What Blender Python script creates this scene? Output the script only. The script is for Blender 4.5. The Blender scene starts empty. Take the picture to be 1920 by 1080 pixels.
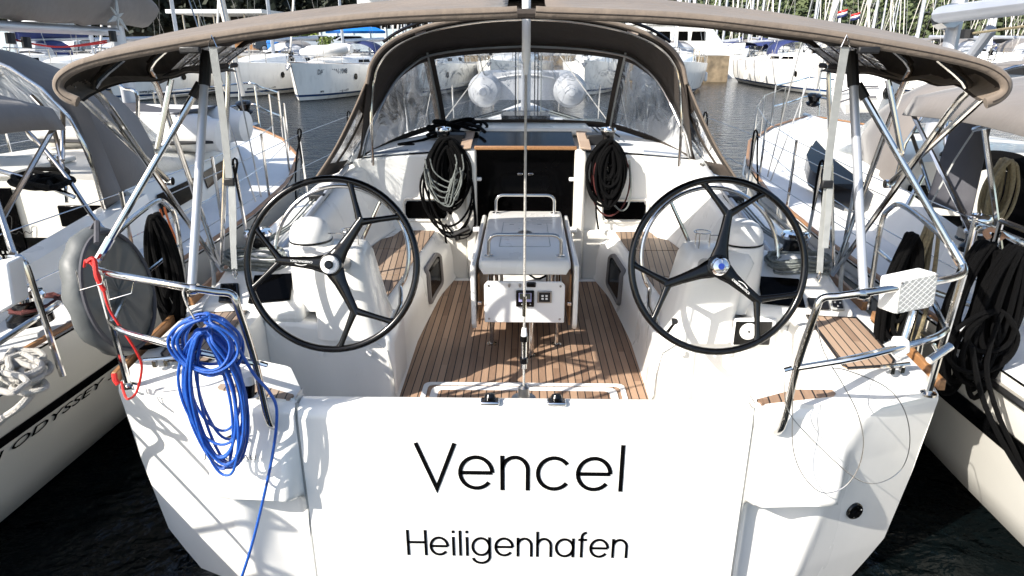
import bpy, bmesh, math, random
from mathutils import Vector, Matrix, noise
random.seed(7)
PI = math.pi; SKY_STR = .135; SUN_STR = 5.0; EXPO = .95
sc = bpy.context.scene
COL = sc.collection
# ------------------------------------------------------------------ camera numbers (pixels of the 1920 wide photograph)
FPX = 1250.0; PITCH = math.radians(20.2); YAW = math.atan(25/1250.0); CAMZ = 2.6
cF = Vector((-math.sin(YAW)*math.cos(PITCH), math.cos(YAW)*math.cos(PITCH), -math.sin(PITCH)))
cR = Vector((math.cos(YAW), math.sin(YAW), 0)); cU = cR.cross(cF)
def U(u, v, X=None, Y=None, Z=None):
    """3-D point on the sight line of a pixel, at a chosen real plane (X, Y or Z)."""
    d = cF + cR*((u-960)/FPX) + cU*((540-v)/FPX)
    if Z is not None: t = (Z-CAMZ)/d.z
    elif Y is not None: t = Y/d.y
    else: t = X/d.x
    return Vector((0, 0, CAMZ)) + d*t
# ------------------------------------------------------------------ materials
def lin(c):
    return tuple((x/12.92 if x <= .04045 else ((x+.055)/1.055)**2.4) for x in c)
def node_mat(name):
    m = bpy.data.materials.new(name); m.use_nodes = True
    nt = m.node_tree; b = nt.nodes['Principled BSDF']
    return m, nt, b
def N(nt, t, **kw):
    n = nt.nodes.new(t)
    for k, v in kw.items():
        if hasattr(n, k): setattr(n, k, v)
        else: n.inputs[k].default_value = v
    return n
def mat(name, col, rough=.5, metal=0., coat=0., var=.08, vscale=6., bump=0., bscale=60., spec=.5, trans=0., sheen=0., stretch=None):
    m, nt, b = node_mat(name)
    L = nt.links.new
    b.inputs['Roughness'].default_value = rough; b.inputs['Metallic'].default_value = metal
    b.inputs['Coat Weight'].default_value = coat; b.inputs['Coat Roughness'].default_value = .06
    b.inputs['Specular IOR Level'].default_value = spec
    b.inputs['Transmission Weight'].default_value = trans
    b.inputs['Sheen Weight'].default_value = sheen
    tc = N(nt, 'ShaderNodeTexCoord'); mp = N(nt, 'ShaderNodeMapping')
    if stretch: mp.inputs['Scale'].default_value = stretch
    L(tc.outputs['Object'], mp.inputs['Vector'])
    n = N(nt, 'ShaderNodeTexNoise'); n.inputs['Scale'].default_value = vscale; n.inputs['Detail'].default_value = 5
    L(mp.outputs[0], n.inputs['Vector'])
    r = N(nt, 'ShaderNodeValToRGB')
    r.color_ramp.elements[0].position = .3; r.color_ramp.elements[1].position = .7
    r.color_ramp.elements[0].color = (*[c*(1-var) for c in col], 1); r.color_ramp.elements[1].color = (*[min(1, c*(1+var)) for c in col], 1)
    L(n.outputs['Fac'], r.inputs['Fac']); L(r.outputs['Color'], b.inputs['Base Color'])
    rr = N(nt, 'ShaderNodeMapRange'); rr.inputs['To Min'].default_value = max(.01, rough*.8); rr.inputs['To Max'].default_value = min(1, rough*1.25)
    L(n.outputs['Fac'], rr.inputs['Value']); L(rr.outputs[0], b.inputs['Roughness'])
    if bump:
        n2 = N(nt, 'ShaderNodeTexNoise'); n2.inputs['Scale'].default_value = bscale; n2.inputs['Detail'].default_value = 4
        L(mp.outputs[0], n2.inputs['Vector'])
        bp = N(nt, 'ShaderNodeBump'); bp.inputs['Strength'].default_value = bump; bp.inputs['Distance'].default_value = .02
        L(n2.outputs['Fac'], bp.inputs['Height']); L(bp.outputs[0], b.inputs['Normal'])
    return m
M = {}
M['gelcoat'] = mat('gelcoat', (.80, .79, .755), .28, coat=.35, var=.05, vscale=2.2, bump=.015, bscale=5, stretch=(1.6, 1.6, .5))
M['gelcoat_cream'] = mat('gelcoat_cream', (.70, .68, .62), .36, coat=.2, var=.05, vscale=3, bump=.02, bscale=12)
M['hull_old_shaded'] = mat('hull_old_shaded', (.55, .54, .50), .34, coat=.2, var=.10, vscale=1.1, bump=.02, bscale=3)  # dull hull colour; on the right yacht it carries shade
M['nonskid'] = mat('nonskid', (.68, .69, .69), .6, var=.05, vscale=4, bump=.25, bscale=260)
M['steel'] = mat('stainless', (.60, .59, .57), .12, metal=1, var=.10, vscale=5, bump=.01, bscale=20)
M['steel_dull'] = mat('stainless_dull', (.42, .41, .40), .3, metal=1, var=.15, vscale=8)
M['alu'] = mat('aluminium_mast', (.44, .46, .50), .42, metal=.5, var=.06, vscale=3)
M['black'] = mat('black_gloss', (.0022, .0022, .0025), .2, coat=.22, var=.1, spec=.3)
M['black_matt'] = mat('black_plastic', (.006, .006, .007), .5, var=.2, vscale=20, bump=.1, bscale=120)
M['acrylic'] = mat('dark_acrylic', (.0012, .0012, .0014), .12, var=.1, spec=.05)
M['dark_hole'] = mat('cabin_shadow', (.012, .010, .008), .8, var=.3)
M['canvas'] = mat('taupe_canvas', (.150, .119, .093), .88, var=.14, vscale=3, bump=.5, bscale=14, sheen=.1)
M['canvas_dark'] = mat('brown_shade_canvas', (.034, .026, .021), .9, var=.15, vscale=4, bump=.35, bscale=12)  # brown canvas; under the bimini its dark tone paints the shade
M['canvas_grey'] = mat('grey_canvas', (.150, .136, .127), .88, var=.10, vscale=3, bump=.4, bscale=8, sheen=.15)
M['canvas_slate'] = mat('slate_canvas', (.060, .060, .070), .8, var=.12, vscale=4, bump=.4, bscale=8)
M['cover_grey'] = mat('grey_buoy_cloth', (.095, .102, .102), .5, var=.10, vscale=7, bump=.5, bscale=5)
M['webbing'] = mat('grey_webbing', (.36, .37, .36), .75, var=.1, vscale=30, bump=.4, bscale=400)
M['wood'] = mat('varnished_teak_rail', (.27, .135, .055), .45, var=.25, vscale=14, bump=.1, bscale=60, stretch=(6, .8, 6))
M['blue_line'] = mat('blue_line', (.010, .085, .40), .42, var=.12, vscale=40, bump=.3, bscale=300, coat=.15)
M['red_line'] = mat('red_line', (.60, .016, .012), .55, var=.12, vscale=40, bump=.3, bscale=300)
M['dark_red_line'] = mat('dark_red_line', (.07, .006, .005), .7, var=.2, vscale=40, bump=.5, bscale=300)
M['orange_line'] = mat('orange_line', (.62, .15, .03), .6, var=.12, vscale=40, bump=.3, bscale=300)
M['black_rope'] = mat('black_rope', (.0022, .0022, .0026), .8, var=.3, vscale=60, bump=.9, bscale=240, spec=.12)
M['white_rope'] = mat('white_rope', (.52, .50, .46), .8, var=.12, vscale=50, bump=.9, bscale=200)
M['grey_rope'] = mat('grey_rope', (.20, .22, .21), .8, var=.3, vscale=60, bump=.9, bscale=200)
M['tan_rope'] = mat('tan_rope', (.30, .25, .15), .8, var=.25, vscale=60, bump=.9, bscale=200)
M['pvc_white'] = mat('white_inflatable', (.66, .65, .63), .45, var=.06, vscale=3, bump=.15, bscale=5)
M['pvc_grey'] = mat('grey_inflatable', (.36, .37, .39), .45, var=.06, vscale=3, bump=.1, bscale=5)
M['white_plastic'] = mat('white_plastic', (.80, .80, .79), .35, var=.03)
M['navy'] = mat('navy_cloth', (.012, .022, .10), .7, var=.2, vscale=3, bump=.3, bscale=5)
M['blue_paint'] = mat('blue_paint', (.01, .16, .55), .5, var=.1)
M['navy_paint'] = mat('navy_stripe', (.012, .04, .12), .35, var=.1)
M['blue_stripe'] = mat('blue_stripe', (.012, .06, .20), .35, var=.1)
M['antifoul'] = mat('antifouling', (.012, .016, .022), .7, var=.3)
M['rubber'] = mat('tyre_rubber', (.015, .015, .015), .8)
M['car_silver'] = mat('silver_car_paint', (.50, .52, .54), .25, metal=.4, coat=.8, var=.03)
M['car_dark'] = mat('dark_car_paint', (.03, .035, .045), .2, metal=.3, coat=.8, var=.05)
M['red_paint'] = mat('red_paint', (.55, .02, .02), .5)
M['stone'] = mat('quay_stone', (.20, .155, .10), .9, var=.45, vscale=2.2, bump=1, bscale=3.5)
M['concrete'] = mat('concrete', (.30, .29, .27), .9, var=.2, vscale=1.2, bump=.4, bscale=5)
M['asphalt'] = mat('asphalt', (.06, .06, .06), .9, var=.3, vscale=1, bump=.4, bscale=20)
M['render_white'] = mat('white_render', (.62, .64, .64), .85, var=.08, vscale=1)
M['wall_blue'] = mat('pale_blue_panel', (.42, .50, .53), .7, var=.08, vscale=.8)
M['terracotta'] = mat('planter', (.45, .42, .36), .85, var=.15)
M['furled'] = mat('furled_sailcloth', (.60, .57, .52), .75, var=.12, vscale=5, bump=.5, bscale=5, stretch=(1, 1, .3))
M['mirror'] = mat('chrome', (.75, .75, .76), .06, metal=1, var=.03)
M['dial'] = mat('white_dial', (.7, .7, .68), .4, var=.04)
M['stain_blue'] = mat('logo_blue', (.01, .03, .22), .3)
def teak(name, rot=0., pitch=.0455, off=0., seam=.135, c0=(.165, .096, .060), c1=(.375, .245, .162)):
    m, nt, b = node_mat(name); L = nt.links.new
    tc = N(nt, 'ShaderNodeTexCoord'); mp = N(nt, 'ShaderNodeMapping'); mp.inputs['Rotation'].default_value = (0, 0, rot); mp.inputs['Location'].default_value = (off, 0, 0)
    L(tc.outputs['Object'], mp.inputs['Vector'])
    sx = N(nt, 'ShaderNodeSeparateXYZ'); L(mp.outputs[0], sx.inputs[0])
    dv = N(nt, 'ShaderNodeMath', operation='DIVIDE'); dv.inputs[1].default_value = pitch; L(sx.outputs['X'], dv.inputs[0])
    fr = N(nt, 'ShaderNodeMath', operation='FRACT'); L(dv.outputs[0], fr.inputs[0])
    fl = N(nt, 'ShaderNodeMath', operation='FLOOR'); L(dv.outputs[0], fl.inputs[0])
    lt = N(nt, 'ShaderNodeMath', operation='LESS_THAN'); lt.inputs[1].default_value = seam; L(fr.outputs[0], lt.inputs[0])
    wn = N(nt, 'ShaderNodeTexWhiteNoise', noise_dimensions='2D')
    # planks are cut in lengths: a butt changes the tone
    ym = N(nt, 'ShaderNodeMath', operation='MULTIPLY'); ym.inputs[1].default_value = .9; L(sx.outputs['Y'], ym.inputs[0])
    m3 = N(nt, 'ShaderNodeMath', operation='MULTIPLY'); m3.inputs[1].default_value = .377; L(fl.outputs[0], m3.inputs[0])
    ad = N(nt, 'ShaderNodeMath', operation='ADD'); L(ym.outputs[0], ad.inputs[0]); L(m3.outputs[0], ad.inputs[1])
    fy = N(nt, 'ShaderNodeMath', operation='FLOOR'); L(ad.outputs[0], fy.inputs[0])
    cb = N(nt, 'ShaderNodeCombineXYZ'); L(fl.outputs[0], cb.inputs[0]); L(fy.outputs[0], cb.inputs[1]); L(cb.outputs[0], wn.inputs['Vector'])
    gm = N(nt, 'ShaderNodeMapping'); gm.inputs['Scale'].default_value = (60, 4, 60); L(mp.outputs[0], gm.inputs['Vector'])
    g = N(nt, 'ShaderNodeTexNoise'); g.inputs['Scale'].default_value = 2; g.inputs['Detail'].default_value = 6; L(gm.outputs[0], g.inputs['Vector'])
    g2 = N(nt, 'ShaderNodeTexNoise'); g2.inputs['Scale'].default_value = 3; g2.inputs['Detail'].default_value = 3; L(mp.outputs[0], g2.inputs['Vector'])
    a1 = N(nt, 'ShaderNodeMath', operation='MULTIPLY'); a1.inputs[1].default_value = .62; L(wn.outputs['Value'], a1.inputs[0])
    a2 = N(nt, 'ShaderNodeMath', operation='MULTIPLY_ADD'); a2.inputs[1].default_value = .45; L(g.outputs['Fac'], a2.inputs[0]); L(a1.outputs[0], a2.inputs[2])
    a3 = N(nt, 'ShaderNodeMath', operation='MULTIPLY_ADD'); a3.inputs[1].default_value = .35; L(g2.outputs['Fac'], a3.inputs[0]); L(a2.outputs[0], a3.inputs[2])
    r = N(nt, 'ShaderNodeValToRGB'); r.color_ramp.elements[0].position = .25; r.color_ramp.elements[1].position = .95
    r.color_ramp.elements[0].color = (*c0, 1); r.color_ramp.elements[1].color = (*c1, 1); L(a3.outputs[0], r.inputs['Fac'])
    mx = N(nt, 'ShaderNodeMix', data_type='RGBA'); L(lt.outputs[0], mx.inputs['Factor']); L(r.outputs['Color'], mx.inputs['A']); mx.inputs['B'].default_value = (.010, .008, .007, 1)
    L(mx.outputs['Result'], b.inputs['Base Color']); b.inputs['Roughness'].default_value = .62
    bp = N(nt, 'ShaderNodeBump'); bp.inputs['Strength'].default_value = .35; bp.inputs['Distance'].default_value = .004
    iv = N(nt, 'ShaderNodeMath', operation='MULTIPLY_ADD'); iv.inputs[1].default_value = -1.; L(lt.outputs[0], iv.inputs[0]); L(g.outputs['Fac'], iv.inputs[2])
    L(iv.outputs[0], bp.inputs['Height']); L(bp.outputs[0], b.inputs['Normal'])
    return m
M['teak_sole'] = teak('teak_sole', 0)
M['teak_seat_right'] = teak('teak_seat_starboard', 0.10, pitch=.044, c0=(.18, .12, .082), c1=(.33, .24, .17))
M['teak_seat_left'] = teak('teak_seat_port', -0.10, pitch=.044, c0=(.18, .12, .082), c1=(.33, .24, .17))
M['teak_quarter_right'] = teak('teak_quarter_starboard', .10, pitch=.042, c0=(.22, .14, .09), c1=(.40, .28, .195))
M['teak_quarter_left'] = teak('teak_quarter_port', -.10, pitch=.042, c0=(.20, .14, .10), c1=(.34, .26, .20))
def vinyl(name, haze=.22, tint=(.85, .87, .88)):
    m = bpy.data.materials.new(name); m.use_nodes = True; nt = m.node_tree; nt.nodes.clear(); L = nt.links.new
    out = N(nt, 'ShaderNodeOutputMaterial')
    tr = N(nt, 'ShaderNodeBsdfTransparent'); tr.inputs[0].default_value = (*tint, 1)
    gl = N(nt, 'ShaderNodeBsdfGlossy'); gl.inputs['Roughness'].default_value = .05; gl.inputs[0].default_value = (.9, .9, .9, 1)
    df = N(nt, 'ShaderNodeBsdfTranslucent'); df.inputs[0].default_value = (.8, .8, .8, 1)
    d2 = N(nt, 'ShaderNodeBsdfDiffuse'); d2.inputs[0].default_value = (.7, .7, .7, 1)
    tc = N(nt, 'ShaderNodeTexCoord')
    mp = N(nt, 'ShaderNodeMapping'); mp.inputs['Scale'].default_value = (3.2, 1.2, 1.1); L(tc.outputs['Object'], mp.inputs['Vector'])
    n = N(nt, 'ShaderNodeTexNoise'); n.inputs['Scale'].default_value = 2.4; n.inputs['Detail'].default_value = 7; n.inputs['Distortion'].default_value = 1.8
    L(mp.outputs[0], n.inputs['Vector'])
    bp = N(nt, 'ShaderNodeBump'); bp.inputs['Strength'].default_value = .6; bp.inputs['Distance'].default_value = .04; L(n.outputs['Fac'], bp.inputs['Height'])
    L(bp.outputs[0], gl.inputs['Normal'])
    fz = N(nt, 'ShaderNodeFresnel'); fz.inputs[0].default_value = 1.45; L(bp.outputs[0], fz.inputs['Normal'])
    m1 = N(nt, 'ShaderNodeMixShader'); L(fz.outputs[0], m1.inputs[0]); L(tr.outputs[0], m1.inputs[1]); L(gl.outputs[0], m1.inputs[2])
    mm = N(nt, 'ShaderNodeMixShader'); mm.inputs[0].default_value = .5; L(df.outputs[0], mm.inputs[1]); L(d2.outputs[0], mm.inputs[2])
    rg = N(nt, 'ShaderNodeMapRange'); rg.inputs['From Min'].default_value = .48; rg.inputs['From Max'].default_value = .72; rg.inputs['To Min'].default_value = haze*.35; rg.inputs['To Max'].default_value = haze*2.2
    L(n.outputs['Fac'], rg.inputs['Value'])
    m2 = N(nt, 'ShaderNodeMixShader'); L(rg.outputs[0], m2.inputs[0]); L(m1.outputs[0], m2.inputs[1]); L(mm.outputs[0], m2.inputs[2])
    L(m2.outputs[0], out.inputs[0])
    return m
M['vinyl'] = vinyl('clear_vinyl', .13)
M['vinyl_milky'] = vinyl('milky_vinyl', .8)
M['acrylic_clear'] = vinyl('clear_hatch', .1, (.5, .5, .5))
# ------------------------------------------------------------------ mesh builder
class MB:
    def __init__(s): s.v = []; s.f = []
    def add(s, vs, fs):
        o = len(s.v); s.v += [Vector(p) for p in vs]; s.f += [tuple(i+o for i in f) for f in fs]; return s
    def box(s, c, d, R=None):
        c = Vector(c); h = Vector(d)/2; vs = []
        for x in (-1, 1):
            for y in (-1, 1):
                for z in (-1, 1):
                    p = Vector((x*h.x, y*h.y, z*h.z))
                    if R: p = R @ p
                    vs.append(c+p)
        return s.add(vs, [(0, 1, 3, 2), (4, 6, 7, 5), (0, 4, 5, 1), (2, 3, 7, 6), (0, 2, 6, 4), (1, 5, 7, 3)])
    def prism(s, poly, vec):
        """closed polygon of 3-D points swept along vec"""
        n = len(poly); a = [Vector(p) for p in poly]; b = [p+Vector(vec) for p in a]
        return s.add(a+b, [tuple(range(n))[::-1], tuple(range(n, 2*n))]+[(i, (i+1) % n, n+(i+1) % n, n+i) for i in range(n)])
    def loft(s, rings, closed=False, cap=False):
        n = len(rings[0]); vs = [p for r in rings for p in r]; fs = []
        for i in range(len(rings)-1):
            for j in range(n if closed else n-1):
                k = (j+1) % n
                fs.append((i*n+j, i*n+k, (i+1)*n+k, (i+1)*n+j))
        if cap: fs += [tuple(range(n)), tuple(range((len(rings)-1)*n, len(rings)*n))]
        return s.add(vs, fs)
    def tube(s, pts, r, n=8, closed=False, smooth=0, cap=True, flat=None):
        P = [Vector(p) for p in pts]
        if smooth: P = spline(P, smooth, closed)
        m = len(P)
        if m < 2: return s
        T = []
        for i in range(m):
            a = P[(i-1) % m] if (closed or i > 0) else P[i]; b = P[(i+1) % m] if (closed or i < m-1) else P[i]
            t = (b-a); T.append(t.normalized() if t.length > 1e-9 else Vector((0, 0, 1)))
        ref = Vector((0, 0, 1)) if abs(T[0].z) < .9 else Vector((1, 0, 0))
        nrm = T[0].cross(ref).normalized(); rings = []
        for i in range(m):
            nrm = (nrm - T[i]*nrm.dot(T[i]))
            if nrm.length < 1e-6: nrm = T[i].orthogonal()
            nrm.normalize(); bi = T[i].cross(nrm)
            rr = r[i*(len(r)-1)//max(1, m-1)] if isinstance(r, (list, tuple)) else r
            q = flat or 1.
            rings.append([P[i]+(nrm*math.cos(2*PI*k/n)+bi*math.sin(2*PI*k/n)*q)*rr for k in range(n)])
        if closed: rings.append(rings[0])
        s.loft(rings, closed=True, cap=cap and not closed)
        return s
    def lathe(s, c, prof, n=20, axis=(0, 0, 1)):
        ax = Vector(axis).normalized(); x = ax.orthogonal().normalized(); y = ax.cross(x); c = Vector(c)
        rings = [[c+ax*h+(x*math.cos(2*PI*k/n)+y*math.sin(2*PI*k/n))*r for k in range(n)] for r, h in prof]
        return s.loft(rings, closed=True, cap=True)
    def sheet(s, fn, nu, nv, th=0, skip=None):
        g = [[Vector(fn(i/nu, j/nv)) for j in range(nv+1)] for i in range(nu+1)]
        vs = [p for r in g for p in r]; w = nv+1
        fs = [(i*w+j, i*w+j+1, (i+1)*w+j+1, (i+1)*w+j) for i in range(nu) for j in range(nv) if not (skip and skip(i/nu, j/nv))]
        return s.add(vs, fs)
    def build(s, name, m, parent=None, bevel=0, solid=0, smooth=True, mirror=False, ang=35, sub=0, seg=2):
        me = bpy.data.meshes.new(name); me.from_pydata([tuple(v) for v in s.v], [], s.f); me.update()
        bm = bmesh.new(); bm.from_mesh(me); bmesh.ops.remove_doubles(bm, verts=bm.verts, dist=1e-5)
        bmesh.ops.recalc_face_normals(bm, faces=bm.faces); bm.to_mesh(me); bm.free()
        o = bpy.data.objects.new(name, me); COL.objects.link(o)
        if m is not None: me.materials.append(M[m] if isinstance(m, str) else m)
        if parent is not None: attach(o, parent)
        if solid:
            md = o.modifiers.new('solid', 'SOLIDIFY'); md.thickness = solid; md.offset = 0
        if sub:
            md = o.modifiers.new('sub', 'SUBSURF'); md.levels = sub; md.render_levels = sub
        if bevel:
            md = o.modifiers.new('bevel', 'BEVEL'); md.width = bevel; md.segments = seg; md.limit_method = 'ANGLE'; md.angle_limit = math.radians(40)
        if smooth:
            me.polygons.foreach_set('use_smooth', [True]*len(me.polygons)); me.set_sharp_from_angle(angle=math.radians(ang))
        return o
LOCALS = []      # things whose parts are drawn in the thing's own frame
def world_loc(o):
    p = Vector(o.location); q = o.parent
    while q: p = p+Vector(q.location); q = q.parent
    return p
def attach(o, parent):
    """keep mesh data in world metres while the parent's origin sits at its base"""
    o.parent = parent
    o.location = -world_loc(parent) if (parent.type == 'EMPTY' and parent not in LOCALS) else Vector((0, 0, 0))
def spline(P, k, closed=False):
    out = []; n = len(P)
    for i in range(n if closed else n-1):
        if closed: p0, p1, p2, p3 = P[(i-1) % n], P[i], P[(i+1) % n], P[(i+2) % n]
        else: p0, p1, p2, p3 = P[max(0, i-1)], P[i], P[i+1], P[min(n-1, i+2)]
        for j in range(k):
            t = j/k
            out.append(.5*((2*p1)+(p2-p0)*t+(2*p0-5*p1+4*p2-p3)*t*t+(3*p1-3*p2+p3-p0)*t**3))
    if not closed: out.append(P[-1])
    return out
def fillet(P, r, k=6):
    """round the corners of a polyline"""
    P = [Vector(p) for p in P]; out = [P[0]]
    for i in range(1, len(P)-1):
        a = (P[i-1]-P[i]); b = (P[i+1]-P[i]); rr = min(r, a.length*.45, b.length*.45)
        p1 = P[i]+a.normalized()*rr; p2 = P[i]+b.normalized()*rr
        for j in range(k+1):
            t = j/k; out.append(p1*(1-t)**2+P[i]*2*t*(1-t)+p2*t*t)
    out.append(P[-1]); return out
def thing(name, label, cat, loc=(0, 0, 0), group=None):
    o = bpy.data.objects.new(name, None); COL.objects.link(o); o.location = loc; o.empty_display_size = .2
    return tag(o, label, cat, group)
def tag(o, label=None, cat=None, group=None, kind=None):
    if label: o['label'] = label
    if cat: o['category'] = cat
    if group: o['group'] = group
    if kind: o['kind'] = kind
    return o
def mir(P): return [Vector((-p[0], p[1], p[2])) for p in P]
def text(name, s, size, m, parent, org, xd, yd, ext=.001, italic=0, align='LEFT', width=None):
    cu = bpy.data.curves.new('t', 'FONT'); cu.body = s; cu.size = size; cu.extrude = ext; cu.shear = italic; cu.resolution_u = 3; cu.align_x = align
    t = bpy.data.objects.new('t', cu); COL.objects.link(t); bpy.context.view_layer.update()
    me = bpy.data.meshes.new_from_object(t.evaluated_get(bpy.context.evaluated_depsgraph_get()))
    bpy.data.objects.remove(t); bpy.data.curves.remove(cu)
    xd = Vector(xd).normalized(); yd = Vector(yd).normalized(); zd = xd.cross(yd).normalized(); org = Vector(org)
    if width:
        xs = [v.co.x for v in me.vertices]; k = width/max(1e-6, max(xs)-min(xs))
    else: k = 1
    for v in me.vertices:
        c = v.co.copy(); v.co = org+xd*c.x*k+yd*c.y+zd*c.z
    me.name = name; me.materials.clear(); me.materials.append(M[m])
    o = bpy.data.objects.new(name, me); COL.objects.link(o)
    if parent: attach(o, parent)
    return o
def arc(cx, cy, r, a0, a1, n=28, rx=None):
    rx = rx or r
    return [(cx+rx*math.cos(math.radians(a0+(a1-a0)*i/n)), cy+r*math.sin(math.radians(a0+(a1-a0)*i/n))) for i in range(n+1)]
def glyphs():
    R = .335; xh = R; G = {}
    G['V'] = (.80, [[(.0, 1), (.40, .02), (.80, 1)]])
    G['e'] = (.80, [[(.05+R*2, xh+.04), (.05, xh+.04)][::-1][:1]+[(.05+R*2, xh+.04)], arc(.05+R, xh+.04, R, 0, 322)])
    G['c'] = (.78, [arc(.05+R, xh+.04, R, 36, 322)])
    G['n'] = (.72, [[(.08, 0), (.08, .75)], arc(.08+.265, .45, .265, 180, 0, rx=.265)+[(.61, 0)]])
    G['l'] = (.22, [[(.1, 0), (.1, 1)]])
    G['i'] = (.22, [[(.1, 0), (.1, .75)], [(.1, .9), (.1, 1)]])
    G['H'] = (.88, [[(.08, 0), (.08, 1)], [(.78, 0), (.78, 1)], [(.08, .52), (.78, .52)]])
    G['h'] = (.72, [[(.08, 0), (.08, 1)], arc(.08+.265, .45, .265, 180, 0)+[(.61, 0)]])
    G['a'] = (.86, [arc(.05+R, xh+.04, R, 0, 360), [(.05+2*R, 0), (.05+2*R, .75)]])
    G['g'] = (.86, [arc(.05+R, xh+.04, R, 0, 360), [(.05+2*R, .75), (.05+2*R, 0)]+arc(.05+R, -.02, .26, 0, -165, rx=R)[1:]])
    G['f'] = (.40, [[(.14, 0), (.14, .80)]+arc(.32, .80, .18, 180, 90)[1:], [(.0, .70), (.34, .70)]])
    return G
def stroke_text(name, s, H, width, m, parent, org, xd, yd, sw=.085, lift=.002):
    G = glyphs(); x = 0; strokes = []
    for ch in s:
        w, st = G[ch]
        strokes += [[(x+p[0], p[1]) for p in q] for q in st]; x += w+.05
    kx = width/(x-.05); xd = Vector(xd); yd = Vector(yd); nd = xd.cross(yd).normalized(); mb = MB()
    for q in strokes:
        P = [Vector((a*kx, b*H)) for a, b in q]; n = len(P); Lp = []; Rp = []
        for i in range(n):
            d = (P[min(n-1, i+1)]-P[max(0, i-1)]).normalized(); nn = Vector((-d.y, d.x))
            if 0 < i < n-1:
                d1 = (P[i]-P[i-1]).normalized(); c = max(.35, d.dot(d1))
            else: c = 1
            Lp.append(P[i]+nn*sw*H/2/c); Rp.append(P[i]-nn*sw*H/2/c)
        to = lambda p, z: Vector(org)+xd*p.x+yd*p.y+nd*z
        rings = [[to(Lp[i], 0), to(Rp[i], 0), to(Rp[i], lift), to(Lp[i], lift)] for i in range(n)]
        mb.loft(rings, closed=True, cap=True)
    return mb.build(name, m, parent, smooth=False)
# ================================================================== THE YACHT IN FRONT
Y0 = thing('sailing_yacht', 'white sailing yacht in the middle with Vencel and Heiligenhafen lettered on its transom', 'sailing yacht', (0, 6, 0))
def hw(y):      # half width of the deck
    return interp([(2.5, 1.89), (3.0, 1.94), (3.9, 2.0), (5.1, 2.05), (6.2, 2.0), (7, 1.90), (8.5, 1.62), (10, 1.22), (11.5, .78), (13, .30), (13.9, .02)], y)
def interp(T, x):
    if x <= T[0][0]: return T[0][1]
    for (a, b), (c, d) in zip(T, T[1:]):
        if x <= c: return b+(d-b)*(x-a)/(c-a)
    return T[-1][1]
def dz(y): return interp([(2.5, 1.11), (3.5, 1.14), (5, 1.17), (8, 1.26), (14, 1.5)], y)
def smooth(a, b, x):
    t = max(0, min(1, (x-a)/(b-a))); return t*t*(3-2*t)
def edge_x(z):  # silhouette of the stern quarter
    return interp([(-.5, 1.1), (-.1, 1.62), (.10, 1.77), (.22, 1.85), (.65, 1.905), (1.06, 1.918), (1.11, 1.90)], z)
def fold_x(z): return interp([(-.5, 1.15), (.2, 1.33), (.8, 1.44), (1.1, 1.52)], z)
TY = 2.55
def quarter_y(x, z):
    xf = fold_x(z); y = TY+.012*smooth(1.02, 1.3, x)
    y += max(0, x-xf)*.42+ .02*smooth(xf-.1, xf+.05, x)
    y += .07*smooth(.66, .56, z)*(1-smooth(xf-.22, xf, x))*smooth(1.0, 1.06, x)   # hollow below the ledge
    led = smooth(1.0, .70, z)*(1 if z > .66 else smooth(.60, .66, z))
    y -= .085*led*(1-smooth(1.40, 1.47, x))*smooth(1.015, 1.05, x)
    y += .045*smooth(1.07, 1.115, z)
    return y
for s in (1, -1):
    mb = MB()
    zs = [1.115, 1.10, 1.08, 1.05, 1.0]+[1.0-.02*i for i in range(1, 60)]
    def fn(u, v):
        z = zs[min(len(zs)-1, int(round(v*(len(zs)-1))))]; xe = edge_x(z); x = 1.012+(xe-1.012)*u
        return (s*x, quarter_y(x, z), z)
    mb.sheet(fn, 36, len(zs)-1)
    # return into the gap beside the door
    mb.sheet(lambda u, v: (s*1.012, quarter_y(1.012, 1.115-v*1.3)+u*.10, 1.115-v*1.3), 2, 30)
    mb.build('transom_quarter', 'gelcoat', Y0, ang=50)
# hull sides
mb = MB()
for s in (1, -1):
    rings = []
    for y in [None, 2.9, 3.3, 3.9, 4.5, 5.1, 5.8, 6.5, 7.2, 8, 9, 10, 11, 12, 13, 13.6, 13.9]:
        ring = []
        if y is None:
            for z in [1.11, 1.06, .6, .22, -.1, -.5]: ring.append((s*edge_x(z), quarter_y(edge_x(z), z), z))
        else:
            w = hw(y); zd = dz(y); k = min(1, (13.95-y)/3)
            ring = [(s*w, y, zd), (s*(w+.012*k), y, zd-.06), (s*(w-.04*k), y, .6), (s*max(.01, w-.08*k-.02), y-.05*(1-k), .22), (s*w*.82, y, -.1), (s*w*.45, y, -.5)]
        rings.append(ring)
    mb.loft(rings)
mb.build('hull', 'gelcoat', Y0, ang=28)
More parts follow.
